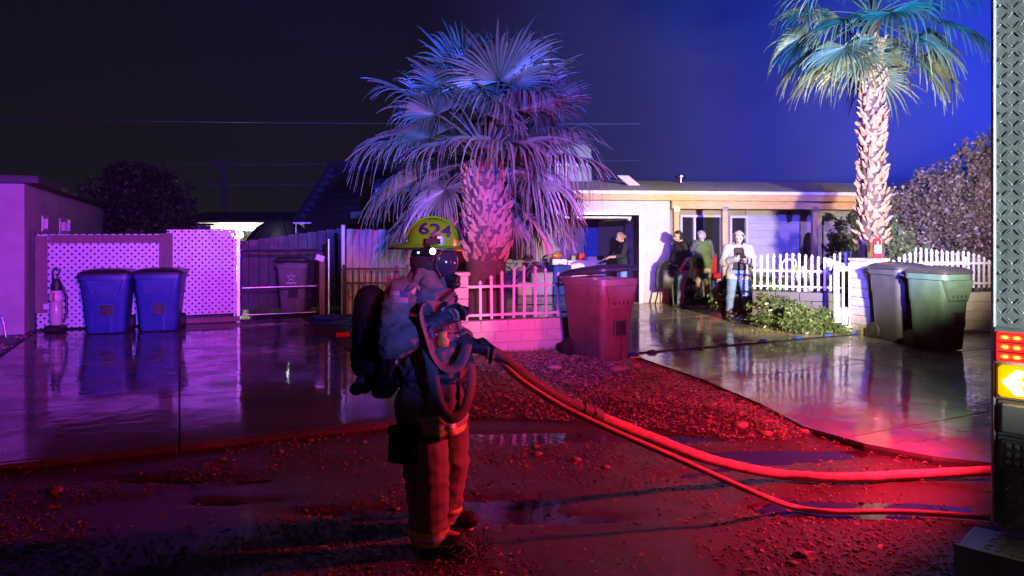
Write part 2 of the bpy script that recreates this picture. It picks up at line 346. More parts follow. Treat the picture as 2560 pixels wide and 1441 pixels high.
# ================================================================== GROUND
def sstep(a, b, x): t = min(1, max(0, (x-a)/(b-a))); return t*t*(3-2*t)
def clip(poly, p, n):
    out = []; N = len(poly)
    for i in range(N):
        a, b = Vector(poly[i]), Vector(poly[(i+1) % N]); da, db = (a-p).dot(n), (b-p).dot(n)
        if da >= 0: out.append(a)
        if da*db < 0: out.append(a+(b-a)*(da/(da-db)))
    return out
def inside(poly, x, y):
    c = False; j = len(poly)-1
    for i in range(len(poly)):
        xi, yi, xj, yj = poly[i][0], poly[i][1], poly[j][0], poly[j][1]
        if (yi > y) != (yj > y) and x < (xj-xi)*(y-yi)/(yj-yi)+xi: c = not c
        j = i
    return c
# driveways
POLY_L = [LOT(-3.8, 0), LOT(.6, 0), LOT(.6, 8.45), LOT(-3.8, 8.45)]
RB = [G(1545, 876), G(1640, 908), G(1760, 950), G(1900, 1008), G(2010, 1066), G(2160, 1108), G(2330, 1140), G(2560, 1165), G(2900, 1190)]
POLY_R = RB+[Vector((9.5, 7.0, 0)), Vector((9.5, 11.2, 0)), Vector((6.35, 12.25, 0)), Vector((5.9, 12.55, 0)), HL(hu(1790), -.02), HL(hu(1215), -.02), Vector((-.35, 12.2, 0)), Vector((.9, 10.95, 0))]
def slabs(parent, poly, lines_a, lines_b, m, h=.14, gap=.008):
    """cut a driveway outline into poured slabs along two families of joints; each family: (list of points, normal)"""
    pa, na = lines_a; pb, nb = lines_b; base = None
    for i in range(len(pa)-1):
        strip = clip(clip(poly, pa[i]+na*gap, na), pa[i+1]-na*gap, -na)
        if len(strip) < 3: continue
        for j in range(len(pb)-1):
            c = clip(clip(strip, pb[j]+nb*gap, nb), pb[j+1]-nb*gap, -nb)
            if len(c) < 3: continue
            z = random.uniform(-.002, .002)
            c0 = sum((Vector(p) for p in c), Vector())/len(c)
            if (c[1]-c[0]).cross(c[2]-c[1]).z < 0: c = c[::-1]
            MB().prism(c, -h, z).build('slab', m, parent)
drive_l = struct(MB().prism([p for p in POLY_L], -.18, -.03).build('driveway', K['mortar']))
ts = [-.01, 1.85, 4.35, 6.3, 8.5]
slabs(drive_l, POLY_L, ([LOT(0, t) for t in ts], LB), ([LOT(s, 0) for s in (-3.81, -1.6, .61)], LA), K['conc_l'])
drive_r = struct(MB().prism([(p[0], p[1]) for p in POLY_R], -.18, -.03).build('driveway', K['mortar']))
FA = Vector((.894, .447, 0)).normalized(); FB = Vector((-FA.y, FA.x, 0)); GO = G(1570, 880)
slabs(drive_r, POLY_R, ([GO+FB*t for t in (-12, -4.4, -2.1, 0, 3.0, 5.6, 12)], FB), ([GO+FA*s for s in (-9, 2.35, 12)], FA), K['conc_r'])
# curb lip of the left driveway
cl = MB()
for i in range(3): cl.beam(LOT(-6.2+i*2.3, -.055, -.052), LOT(-6.2+(i+1)*2.3-.012, -.055, -.052), .07, .10)
struct(cl.build('kerb', K['conc_l'], bevel=.012))

# gravel yard in front of the low wall, bordered by the driveway and the gutter
YARD = [Vector((-.95, 7.1, 0)), Vector((-.7, 10.3, 0)), Vector((.9, 10.9, 0))]+[p.copy() for p in RB[0:5]]+[G(2030, 1078), G(1960, 1092), G(1800, 1080), G(1650, 1062), G(1500, 1052), G(1330, 1043), G(1180, 1038)]
DIPS = [(G(1330, 1078), .9, .20, .05), (G(1660, 1078), .55, .16, .045), (G(1230, 1250), .42, .20, .05), (G(1420, 1275), .5, .10, .03), (G(560, 1235), .5, .09, .03), (G(900, 1260), .6, .10, .035), (G(380, 1180), .7, .12, .03), (G(2150, 1250), .9, .16, .04), (G(1900, 1120), .8, .14, .05)]
def ground_h(x, y):
    p = Vector((x, y, 0)); s, t = lot_st(p)
    n = noise.noise((x*.8, y*.8, 0))*.016+noise.noise((x*2.6, y*2.6, 3))*.009+noise.noise((x*9, y*9, 5))*.004
    h = -.045+n
    if inside(YARD, x, y):
        dmin = 9; N = len(YARD)
        for i in range(N):
            a, b = YARD[i], YARD[(i+1) % N]; ab = b-a; q = max(0, min(1, (p-a).dot(ab)/ab.length_squared)); dmin = min(dmin, (p-a-ab*q).length)
        h = -.03+.085*sstep(0, .7, dmin)+n*1.2
    elif t > -.05 and s > -3.85 and s < .65 and t < 8.5: h = -.09
    elif inside(POLY_R, x, y): h = -.09
    elif s <= -3.7 and t > -.2: h = .0+n*1.5
    if t < -.1 and not inside(YARD, x, y):                     # wheel ruts along the road edge
        for q, dp in ((-.95, .020), (-2.3, .026)): h -= dp*math.exp(-((t-q-.12*math.sin(s*.8))/.13)**2)*(.6+.6*noise.noise((s*.9, q, 1)))
    for c, a, b, dp in DIPS:
        dx, dy = x-c.x, y-c.y; e = (dx/a)**2+(dy/b)**2
        if e < 5: h -= dp*math.exp(-e*1.2)
    return h
def grid_ground():
    xs = np.concatenate([np.linspace(-60, -9, 14), np.linspace(-8.9, 8.9, 300), np.linspace(9, 60, 14)])
    ys = np.concatenate([np.linspace(-20, .8, 8), np.linspace(.9, 13, 270), np.linspace(13.3, 40, 24), np.linspace(41, 75, 10)])
    vs = []
    for y in ys:
        for x in xs: vs.append((x, y, ground_h(x, y) if abs(x) < 9 and .8 < y < 13.2 else (-.09 if y > 9 and x > -2 else -.05)))
    nx = len(xs); fs = [(j*nx+i, j*nx+i+1, (j+1)*nx+i+1, (j+1)*nx+i) for j in range(len(ys)-1) for i in range(nx-1)]
    b = MB(); b.v = vs; b.f = fs; b.m = [0]*len(fs); return b
struct(grid_ground().build('ground', K['dirt'], smooth=True))
# rain water lying in the dips of the road edge
wm, wt, wb = newmat('muddy_water'); wb.inputs['Base Color'].default_value = (.035, .028, .026, 1); wb.inputs['Roughness'].default_value = .05; wb.inputs['IOR'].default_value = 1.33
wn = nd(wt, 'TexNoise'); wn.inputs['Scale'].default_value = 14; wn.inputs['Detail'].default_value = 3
wtc = nd(wt, 'TexCoord'); wt.links.new(wtc.outputs['Object'], wn.inputs['Vector']); wbp = nd(wt, 'Bump'); wbp.inputs['Strength'].default_value = .25; wbp.inputs['Distance'].default_value = .004
wt.links.new(wn.outputs[0], wbp.inputs['Height']); wt.links.new(wbp.outputs[0], wb.inputs['Normal'])
pw = MB(); pw.add([(-8, .9, -.066), (8, .9, -.066), (8, 6.6, -.066), (1.5, 7.6, -.066), (-1.2, 6.9, -.066), (-8, 3.4, -.066)], [(0, 1, 2, 3, 4, 5)])
struct(pw.build('puddle_water', wm))

# loose stones: tiny ones are one mass, the larger ones are things
def ico():
    ph = (1+5**.5)/2
    v = np.array([(-1, ph, 0), (1, ph, 0), (-1, -ph, 0), (1, -ph, 0), (0, -1, ph), (0, 1, ph), (0, -1, -ph), (0, 1, -ph), (ph, 0, -1), (ph, 0, 1), (-ph, 0, -1), (-ph, 0, 1)], float)/1.902
    f = np.array([(0, 11, 5), (0, 5, 1), (0, 1, 7), (0, 7, 10), (0, 10, 11), (1, 5, 9), (5, 11, 4), (11, 10, 2), (10, 7, 6), (7, 1, 8), (3, 9, 4), (3, 4, 2), (3, 2, 6), (3, 6, 8), (3, 8, 9), (4, 9, 5), (2, 4, 11), (6, 2, 10), (8, 6, 7), (9, 8, 1)])
    return v, f
IV, IF = ico()
def stones(name, pts, sizes, m):
    V = []; Fs = []
    for i, (p, s) in enumerate(zip(pts, sizes)):
        v = IV*np.random.uniform(.65, 1.25, (12, 1)); a = random.uniform(0, 6.28); c, sn = math.cos(a), math.sin(a)
        v = v*np.array([random.uniform(.7, 1.5), random.uniform(.6, 1.1), random.uniform(.25, .75)])*s
        R = np.array([[c, -sn, 0], [sn, c, 0], [0, 0, 1]]); v = v@R.T+np.array(p); V.append(v); Fs.append(IF+12*i)
    me = bpy.data.meshes.new(name); me.from_pydata(np.concatenate(V).tolist(), [], np.concatenate(Fs).tolist()); me.materials.append(m)
    return stuff(link(name, me))
pts = []; sz = []
while len(pts) < 21000:                                     # the raked gravel of the yard
    x, y = random.uniform(-1.0, 3.6), random.uniform(6.1, 11)
    if inside(YARD, x, y):
        s = .006+.016*random.random()**2.2+(.016 if random.random() < .015 else 0); pts.append((x, y, ground_h(x, y)+s*.15)); sz.append(s)
stones('yard_gravel', pts, sz, K['stone'])
pts = []; sz = []
while len(pts) < 17000:                                     # sparse stones on the road edge
    y = 2.6+4.2*random.random()**1.3; x = random.uniform(-.78, .78)*y
    p = Vector((x, y, 0)); s_, t_ = lot_st(p)
    if (t_ > -.12 and s_ < .7) or inside(YARD, x, y) or inside(POLY_R, x, y): continue
    dens = noise.noise((x*.75+11, y*1.1, 2))
    if dens < random.uniform(-.25, .35): continue
    z = ground_h(x, y)
    if z < -.067 and random.random() < .8: continue
    s = .0045+.008*random.random()**2 if random.random() < .975 else .015
    pts.append((x, y, z+s*.2)); sz.append(s)
stones('road_grit', pts, sz, K['stone'])
pts = []; sz = []
for i in range(900):
    t = random.uniform(-.3, 9); s = -3.85-abs(random.gauss(0, .8)); p = LOT(s, t); r = random.choice((.012, .018, .025)); pts.append((p.x, p.y, ground_h(p.x, p.y)+.002)); sz.append(r)
stones('verge_gravel', pts, sz, K['stone'])
# leaf litter blown over the yard and the road edge
lf = MB()
for i in range(5200):
    if i < 3600: x, y = random.uniform(-1.0, 3.6), random.uniform(6.3, 11); ok = inside(YARD, x, y)
    else: y = 2.8+4*random.random(); x = random.uniform(-.75, .75)*y; ok = not (lot_st(Vector((x, y, 0)))[1] > -.1 and x < .5) and not inside(POLY_R, x, y)
    if not ok: continue
    z = ground_h(x, y)+.008+random.random()*.012; L = random.uniform(.012, .032); a = random.uniform(0, 6.28); d1 = Vector((math.cos(a), math.sin(a), random.uniform(-.3, .3)))*L; d2 = Vector((-math.sin(a), math.cos(a), random.uniform(-.4, .4)))*L*random.uniform(.2, .45); c = Vector((x, y, z))
    lf.add([c-d1, c+d2+Vector((0, 0, .003)), c+d1, c-d2], [(0, 1, 2, 3)])
stuff(lf.build('leaf_litter', K['litter']))
ROCKS = [(2008, 1074, 30, 'pinkish rounded rock at the tip of the gravel bed by the driveway'), (1850, 1065, 42, 'flat pale rock on the gravel bed below the wet driveway'), (1915, 1080, 34, 'flat broken stone beside the rounded rock at the gravel tip'),
 (1545, 938, 44, 'pale broken slab of stone on the gravel before the brown bin'), (1590, 925, 26, 'small orange stone on the gravel right of the broken slab'), (1385, 935, 40, 'rough stone on gravel under the low block wall'),
 (2005, 1368, 46, 'pale oval stone on the dark road near the truck bumper'), (1980, 1390, 30, 'small pale stone beside the oval stone on the dark road'), (135, 1213, 44, 'pale ring-shaped broken stone in the dark dirt by the kerb'),
 (1345, 1120, 26, 'small pink stone in mud below the gutter puddle'), (1340, 1104, 22, 'flat pink chip of stone at the gutter puddle edge'), (1440, 1136, 30, 'flat stone in mud under the hose'), (1515, 1155, 22, 'round pink stone in mud between the two hoses'),
 (775, 1090, 20, 'small pale stone lying close to the kerb'), (910, 1092, 18, 'pale stone in the purple-lit dirt behind the firefighter'), (555, 1138, 22, 'tan stone under the kerb edge'), (700, 1120, 22, 'reddish stone under the kerb edge'), (990, 1250, 24, 'stone in dirt behind the firefighter boot')]
for i, (x, y, wpx, lb) in enumerate(ROCKS):
    p = G(x, y); s = wpx/F*p.y*.5; b = MB(); n = 10; M = Matrix.Rotation(random.uniform(-.3, .3), 3, 'X')
    b.ell((0, 0, 0), (s, s*.75, s*.42), 10, 6); b.v = [tuple(Vector(v)*(1+.35*noise.noise((v[0]*3/s+i*9, v[1]*3/s, v[2]*3/s)))) for v in b.v]
    o = b.build('stone', K['rock'], smooth=True); o.location = (p.x, p.y, ground_h(p.x, p.y)+s*.18 if not inside(POLY_R, p.x, p.y) else .02); o.rotation_euler = (0, 0, random.uniform(-.3, .3))
    tag(o, lb, 'stone', 'loose stones on the ground')
# ================================================================== MAIN HOUSE
house = thing('house', 'low cream stucco house with open garage and timber porch behind the wet driveway', 'house', H0, HROT)
uL = hu(985); oL, oR = hu(1195), hu(1606); zO = hz(538, oR); zE = 2.50
def hb(name, u0, u1, v0, v1, z0, z1, m, par=house, bev=0):
    return MB().box(((u0+u1)/2, (v0+v1)/2, (z0+z1)/2), (abs(u1-u0), abs(v1-v0), z1-z0)).build(name, m, par, bevel=bev)
GD = 6.2
hb('garage_wall', uL, oL, 0, .16, 0, zE, K['stucco']); hb('garage_wall', oR, 0, 0, .16, 0, zE, K['stucco']); hb('garage_wall', oL, oR, 0, .16, zO, zE, K['stucco'])
hb('side_wall', -.16, 0, .162, 2.2, 0, zE, K['stucco'])
hb('side_wall', uL, uL+.16, .162, GD+.2, 0, zE, K['stucco'])
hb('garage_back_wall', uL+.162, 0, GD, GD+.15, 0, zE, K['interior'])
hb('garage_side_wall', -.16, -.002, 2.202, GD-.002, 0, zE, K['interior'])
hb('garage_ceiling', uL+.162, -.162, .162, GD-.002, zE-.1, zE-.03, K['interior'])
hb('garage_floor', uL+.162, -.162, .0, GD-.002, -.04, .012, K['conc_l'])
fr = MB()                                                       # white opening frame
fr.box(((oR-.045), -.012, zO/2), (.09, .06, zO)); fr.box(((oL+.045), -.012, zO/2), (.09, .06, zO)); fr.box(((oL+oR)/2, -.014, zO+.035), (oR-oL+.02, .05, .07))
fr.build('garage_door_frame', K['white'], house)
hb('garage_door_track', oR-.27, oR-.23, .2, 2.4, zO-.125, zO-.075, K['steel']); hb('garage_door_track', oL+.23, oL+.27, .2, 2.4, zO-.125, zO-.075, K['steel'])
hb('garage_door', oL+.1, oR-.1, .5, 2.7, zO-.07, zO-.03, K['white'])
# porch
uR = 6.4; PV = 2.2
hb('porch_floor', .0, uR, .12, PV, -.05, .13, K['conc_l'])
hb('porch_step', .35, 2.0, -.35, .115, -.04, .08, K['conc_l'])
for i in range(11):                                             # lap boards of the porch wall
    z0 = .13+i*.2
    for a, b in ((hu(1866, PV), hu(1998, PV)), (hu(2036, PV), uR)):
        MB().box(((a+b)/2, PV+.02, z0+.1), (b-a, .03, .192), M=Matrix.Rotation(-.06, 3, 'X')).build('siding_board', K['siding'], house)
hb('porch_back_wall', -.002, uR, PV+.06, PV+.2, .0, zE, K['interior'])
def window(px0, px1, py0, py1, v, glass, par=house, mull=()):
    a, b = hu(px0, v), hu(px1, v); z1, z0 = hz(py0, a, v), hz(py1, a, v); w = .06
    m = MB(); m.box(((a+b)/2, v-.02, z1-w/2), (b-a, .08, w)); m.box(((a+b)/2, v-.02, z0+w/2), (b-a, .08, w))
    m.box((a+w/2, v-.02, (z0+z1)/2), (w, .08, z1-z0-2*w)); m.box((b-w/2, v-.02, (z0+z1)/2), (w, .08, z1-z0-2*w))
    for q in mull: m.box((hu(q, v), v-.02, (z0+z1)/2), (w, .08, z1-z0-2*w))
    f = m.build('window', K['white'], par)
    MB().box(((a+b)/2, v+.0, (z0+z1)/2), (b-a-2*w-.002, .012, z1-z0-2*w-.002)).build('pane', glass, f)
    MB().box(((a+b)/2, v+.035, (z0+z1)/2), (b-a-2*w-.004, .02, z1-z0-2*w-.004)).build('curtain', K['curtain'], f)
    return f
window(1699, 1805, 538, 702, PV, K['glass'], mull=(1735,))
window(1823, 1868, 540, 690, PV, K['glass'])
# front door with oval light, screen door with strap hinges
dm = MB(); a, b = hu(2000, PV), hu(2034, PV); dm.box(((a+b)/2, PV+.0, 1.12), (b-a-.006, .05, 2.0)); dr = dm.build('door', K['siding'], house)
dM = Matrix.Rotation(math.pi/2, 3, 'X'); u = hu(2019, PV)
MB().lathe([(.16, 0), (.16, .03)], (u, PV-.026, 1.32), 20, M=dM, sx=1, sy=2.3).build('oval_light', K['glass'], dr)
u = hu(2056, PV); hm = MB()
hm.box((u, PV-.02, 1.2), (.03, .02, 1.9)); [hm.box((u, PV-.03, z), (.07, .03, .12)) for z in (.6, 1.3, 1.95)]; hm.build('security_door_hinge', K['iron'], house)
u = hu(1968, PV); z = hz(545, u, PV); lm = MB(); lm.lathe([(.05, -.12), (.07, -.02), (.09, .08), (.05, .14), (.02, .17)], (u, PV-.12, z), 8); lm.box((u, PV-.05, z+.05), (.05, .12, .05)); lm.build('wall_lantern', K['iron'], house)
# timber front: fascia, beam, posts
zg = hz(483, 0, -.5)
hb('gutter', uL-.4, uR+.3, -.60, -.47, zg-.04, zg+.045, K['white'], bev=.012)
hb('fascia_board', uL-.4, uR+.3, -.465, -.425, zg-.17, zg-.01, K['wood'])
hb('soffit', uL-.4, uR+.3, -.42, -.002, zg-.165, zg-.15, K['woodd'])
zb0, zb1 = hz(523, 1, -.05), hz(498, 1, -.05)
hb('porch_beam', .01, uR, -.13, -.01, zb0, zb1, K['wood'], bev=.008)
for px in (1690, 1811, 2036):
    u = hu(px, -.07); p = MB().box((u, -.07, (zb0+.13)/2), (.135, .11, zb0-.13)).build('porch_post', K['woodv'], house, bevel=.008)
    MB().box((u, -.137, zb0+.0), (.15, .012, .13)).build('post_bracket', K['steel'], p)
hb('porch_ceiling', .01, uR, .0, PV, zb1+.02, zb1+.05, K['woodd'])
# low pitched roof with courses of shingles
rv, rz = 3.6, hz(449, 0, 3.1)
rf = MB(); nC = 14
for i in range(nC):
    v0, v1 = -.52+(rv+.52)*i/nC, -.52+(rv+.52)*(i+1)/nC
    z0, z1 = zg+.06+(rz-zg-.06)*i/nC, zg+.06+(rz-zg-.06)*(i+1)/nC
    rf.add([(uL-.45, v0, z0+.018), (uR+.35, v0, z0+.018), (uR+.35, v1, z1), (uL-.45, v1, z1), (uL-.45, v0, z0-.02), (uR+.35, v0, z0-.02), (uR+.35, v1, z1-.05), (uL-.45, v1, z1-.05)], [(0, 1, 2, 3), (0, 4, 5, 1), (1, 5, 6, 2), (3, 7, 4, 0)])
rf.add([(uL-.45, rv, rz), (uR+.35, rv, rz), (uR+.35, 7.6, zg+.1), (uL-.45, 7.6, zg+.1)], [(0, 1, 2, 3)])
roof = rf.build('roof', K['shingle'], house)
MB().add([(uR+.1, -.4, zE-.3), (uR+.1, 7, zE-.3), (uR+.1, rv, rz-.06)], [(0, 1, 2)]).build('gable_end', K['siding'], house)
hb('end_wall', uR, uR+.14, 0.0, GD+.2, 0, zE, K['siding'])
# roof fittings
v = 2.6; u = hu(1702, v); z = hz(452, u, v); vm = MB(); vm.cyl((u, v, z-.12), (u, v, z+.08), .055); vm.lathe([(.06, .06), (.15, .08), (.15, .13), (.04, .19)], (u, v, z), 14); vm.build('vent_cowl', K['steel'], roof, smooth=True)
# chimney: a block stack with a flue pipe
v = 3.0; a, b = hu(1392, v), hu(1478, v); z1, z0 = hz(359, a, v), rz-.35
chim = MB().box(((a+b)/2, v+.35, (z0+z1)/2), (b-a, .7, z1-z0)).build('chimney', mat('grey_green_render', (.26, .32, .31), .8, .15, 3, .3, 80, dirt=.2), roof)
MB().box(((a+b)/2, v-.006, z0+(z1-z0)*.55), (b-a+.02, .02, .035)).build('flashing', K['white'], chim)
u = hu(1411, v); fm = MB(); fm.cyl((u, v+.3, z1), (u, v+.3, z1+.22), .07); fm.lathe([(.1, .18), (.12, .22), (.12, .3), (.03, .36)], (u, v+.3, z1), 12); fm.build('flue_pipe', K['steel'], chim, smooth=True)
# flat satellite panel tilted on the roof
v = 1.2; u = hu(1570, v); z = hz(452, u, v)
sd = thing('satellite_panel', 'tilted white flat dish panel on the dark shingle roof', 'satellite dish', HL(u, v, z), HROT)
sm = MB(); c = [(-.28, -.0, .13), (.02, -.0, .13), (.30, -.16, -.15), (.0, -.16, -.15)]; dn = Vector((.02, .03, -.035))
sm.add([Vector(q) for q in c]+[Vector(q)+dn for q in c], [(0, 3, 2, 1), (4, 5, 6, 7), (0, 1, 5, 4), (1, 2, 6, 5), (2, 3, 7, 6), (3, 0, 4, 7)]); sm.build('panel', K['white'], sd)
MB().cyl((.0, -.05, -.02), (-.06, .1, -.22), .022).build('mast', K['steel'], sd)
# meter box on the garage wall
u = hu(1130, 0); z = hz(558, u, 0)
mb = thing('meter_box', 'pale electric meter box on the stucco wall behind the helmet', 'meter box', HL(u, -.07, z), HROT)
bx('box', (0, 0, 0), (.5, .13, .42), K['siding'], mb, .012); bx('cover', (.02, -.075, .02), (.34, .02, .26), K['white'], mb, .006); MB().cyl((0, 0, .21), (0, 0, .62), .025).build('conduit', K['steel'], mb)

# ================================================================== LEFT BUILDING
lbd = thing('side_building', 'grey stucco building with sloping dark roof edge left of the lattice screen', 'building', LOT(-3.95, 8.0), LROT)
hL = 2.50
def lw(name, poly, y0, y1, m): MB().prism(poly, y0, y1).build(name, m, lbd)
# front wall in three lifts, side wall with window openings kept as real holes
MB().box((-4, .08, hL/2), (8, .16, hL)).build('front_wall', K['stucco_l'], lbd)
def side_z(py, px): p = LOT(-3.95, lot_t(px, -3.95)); return CZ-(py-HY)/F*p.y
ops = []
for a, b, y0, y1 in ((104, 118, 540, 579), (148, 174, 548, 584)):
    ops.append((lot_t(a, -3.95)-8.0, lot_t(b, -3.95)-8.0, side_z(y1, (a+b)/2), side_z(y0, (a+b)/2)))
sw = MB(); y = .162
for (a, b, z0, z1) in ops:
    sw.box((-.08, (y+a)/2, hL/2), (.16, a-y, hL)); sw.box((-.08, (a+b)/2, z0/2), (.16, b-a, z0)); sw.box((-.08, (a+b)/2, (z1+hL)/2), (.16, b-a, hL-z1)); y = b
sw.box((-.08, (y+17)/2, hL/2), (.16, 17-y, hL)); sw.build('side_wall', K['stucco_l'], lbd)
for i, (a, b, z0, z1) in enumerate(ops):
    m = MB(); w = .05
    m.box((-.03, (a+b)/2, z0+w/2), (.1, b-a, w)); m.box((-.03, (a+b)/2, z1-w/2), (.1, b-a, w)); m.box((-.03, a+w/2, (z0+z1)/2), (.1, w, z1-z0-2*w)); m.box((-.03, b-w/2, (z0+z1)/2), (.1, w, z1-z0-2*w)); m.box((-.03, (a+b)/2, (z0+z1)/2), (.08, w, z1-z0-2*w))
    f = m.build('window', K['white'], lbd); MB().box((-.05, (a+b)/2, (z0+z1)/2), (.01, b-a-2*w-.004, z1-z0-2*w-.004)).build('pane', K['glass'], f)
    if i == 1: MB().box((.06, (a+b)/2, z0-.04), (.2, b-a+.3, .05)).build('sill', K['white'], f)
MB().box((-4+.1, 8.4, hL+.04), (8.3, 17.4, .08)).build('roof_edge', K['dark'], lbd)
MB().prism([(-8, -.1), (.2, -.1), (.2, 17), (-8, 17)], hL+.082, hL+.13).build('roof', K['shingle'], lbd)
pv = LOT(-3.95, lot_t(150, -4.2)-1.0); MB().lathe([(.05, -.1), (.05, .15), (.14, .17), (.14, .22), (.03, .27)], (-.6, lot_t(152, -4.5)-8.3, hL+.2), 12).build('roof_vent', K['steel'], lbd, smooth=True)
tp = MB(); tp.tube([(-.42, -.12, .28), (-.36, -.2, .36), (-.28, -.22, .34), (-.24, -.22, .2), (-.22, -.22, .0)], .016, 8); tp.cyl((-.42, .0, .28), (-.42, -.12, .28), .02)
tp.build('garden_tap_pipe', K['steel'], lbd, smooth=True)
# ================================================================== GABLED HOUSE BEHIND
GH = Vector((-6.51, 28, 0)); gu = Vector((.8, .6, 0)); gf = Vector((.6, -.8, 0)); grot = math.atan2(.6, .8)
gh = thing('gabled_house', 'brown gabled house with lapped boards behind the palm and board fence', 'house', GH, grot)
zA = 1.7+169*28/F; nr, fa = 3.5, -3.5; zn, zf = 3.42, 2.35           # local y = -gf
def rake(y): return zA+(zn-zA)*(-y/nr) if y < 0 else zA+(zf-zA)*(y/3.5)
for i in range(15):                                              # lap boards of the gable
    z0 = .3+i*.27
    if z0 > zA-.25: break
    z1 = min(z0+.26, zA-.1)
    ya = -3.5 if z1 < zn else -3.5*(zA-z1)/(zA-zn); yb = 3.5 if z1 < zf else 3.5*(zA-z1)/(zA-zf)
    MB().box((-.02, (ya+yb)/2, (z0+z1)/2), (.05, yb-ya, .25), M=Matrix.Rotation(.07, 3, 'Y')).build('lap_board', K['brown'], gh)
rb = MB()
rb.beam((-.35, 0, zA), (-.35, -4.0, zA+(zn-zA)*4/3.5), .06, .22); rb.beam((-.35, 0, zA), (-.35, 4.0, zA+(zf-zA)*4/3.5), .06, .22); rb.build('barge_board', K['brown'], gh)
rr = MB()
for sgn, ze in ((-1, zn), (1, zf)):
    for i in range(9):
        a, b = i/9*4.1, (i+1)/9*4.1; za, zb = zA+(ze-zA)*a/3.5, zA+(ze-zA)*b/3.5
        rr.add([(-.4, sgn*a, za+.1), (7, sgn*a, za+.1), (7, sgn*b, zb+.13), (-.4, sgn*b, zb+.13), (-.4, sgn*b, zb+.05), (7, sgn*b, zb+.05)], [(0, 1, 2, 3), (3, 2, 5, 4)])
rr.build('roof', K['shingle'], gh)
MB().prism([(0.01, -3.5), (7, -3.5), (7, 3.5), (.01, 3.5)], 0, 2.3).build('wall', K['brown'], gh)
wd = MB().box((-.06, -1.6, 2.3), (.06, .9, .25)).build('window', K['white'], gh)
# ================================================================== FAR LIT HOUSE
d = 42; fh = thing('far_house', 'distant pale house with two bright porch lamps beyond the back fence', 'house', (gx(640, d), d, 0))
fx0, fx1 = gx(470, d)-gx(640, d), gx(800, d)-gx(640, d); zt = 1.7+(580-552)*d/F
bx('wall', ((fx0+fx1)/2, .1, zt/2), (fx1-fx0, .2, zt), K['stucco'], fh)
fr_ = MB(); z0, z1 = zt, 1.7+(580-526)*d/F
fr_.add([(fx0-.6, -.9, z0), (fx1+.6, -.9, z0), (fx1+.6, 4, z1), (fx0-.6, 4, z1), (fx0-.6, -.9, z0-.12), (fx1+.6, -.9, z0-.12)], [(0, 1, 2, 3), (0, 4, 5, 1)]); fr_.build('roof', K['shingle'], fh)
for px, w in ((545, 1.5), (620, 1.8)):
    x = gx(px, d)-gx(640, d); f = bx('window', (x, -.03, 1.45), (w, .06, .75), K['white'], fh); bx('pane', (x, -.065, 1.45), (w-.16, .012, .6), K['glass'], f)
for px in (588, 600):
    x = gx(px, d)-gx(640, d); MB().ell((x, -.3, 1.52), (.15, .15, .19)).build('porch_lamp', K['porchlamp'], fh)
lamp('porch_light', 'POINT', (gx(594, d), d-.55, 1.55), (.93, 1, .66), 800, None, .12)
# blue-lit shed wall further left
d = 34; sh = thing('garden_shed', 'small flat roofed dark shed beside the far lit house', 'shed', (gx(465, d), d, 0))
bx('wall', (0, .6, 1.0), (1.3, 1.2, 2.0), K['siding'], sh); bx('roof', (0, .55, 2.05), (1.5, 1.5, .08), K['dark'], sh); bx('door', (.1, -.03, .95), (.7, .05, 1.8), K['brown'], sh)
# ================================================================== UTILITY POLE AND WIRES
d = 46; up = thing('utility_pole', 'dark wooden utility pole with crossarms in front of the far lit house', 'utility pole', (gx(561, d), d, 0))
MB().cyl((0, 0, 0), (-.05, 0, 1.7+(580-405)*d/F), .19, .13, 10).build('pole', K['bark'], up)
ca = MB(); zc = 1.7+(580-410)*d/F; ca.box((-.1, -.15, zc), (1.5, .1, .12)); ca.build('crossarm', K['bark'], up)
z2 = 1.7+(580-458)*d/F; MB().box((-.1, -.15, z2), (.5, .1, .1)).build('crossarm', K['bark'], up)
for q in (-.7, -.45, .3, .55): MB().lathe([(.05, 0), (.07, .06), (.03, .14)], (q, -.15, zc+.06), 8).build('insulator', K['steel'], up)
wmats = mat('bare_wire', (.35, .35, .36), .4, .2, 3, 0, metal=.5)
for i, (y0, y1, dd, r, lb) in enumerate(((298, 304, 34, .016, 'upper overhead wire crossing the dark sky behind the palm'), (408, 404, 46, .02, 'overhead wire running from the top crossarm of the pole'), (457, 456, 46, .018, 'lower overhead wire at the small crossarm of the pole'))):
    pts = [W(x, y0+(y1-y0)*(x-300)/700+6*math.sin((x+200)/1900*3.14), dd) for x in range(-300, 1700, 100)]
    tag(MB().tube(pts, r, 5).build('overhead_wire', wmats), lb, 'wire', 'overhead wires')
# dark tarp dome and pale awning behind the back fence
d = 24; p = W(700, 600, d); tb = thing('tarp_cover', 'dark domed tarp cover rising above the back fence', 'tarp', (p.x, p.y, 0))
tm = MB(); tm.lathe([(1.45, 0), (1.45, .9), (1.25, 1.5), (.9, 1.85), (.45, 2.06), (.02, 2.1)], (0, 0, 0), 20, sx=.72, sy=1.3); tm.build('cover', K['dark'], tb, smooth=True)
rb = MB()
for k in range(6):
    a = k*math.pi/3+.2; rb.tube([(math.cos(a)*r*.73, math.sin(a)*r*1.31, z) for r, z in ((1.45, .9), (1.25, 1.51), (.9, 1.86), (.45, 2.07))], .02, 5)
rb.build('rib', K['iron'], tb)
d = 22; p = W(757, 558, d); aw = thing('awning_panel', 'small pale slanted awning panel beside the gabled house', 'awning', (p.x, p.y, 0), .2)
bx('panel', (0, 0, p.z), (.5, .5, .04), K['white'], aw); MB().cyl((-.2, 0, 0), (-.2, 0, p.z-.02), .03).build('post', K['steel'], aw)
lamp('yard_light', 'POINT', (gx(735, 23), 22.6, 2.6), (.9, 1, .7), 14, None, .1)
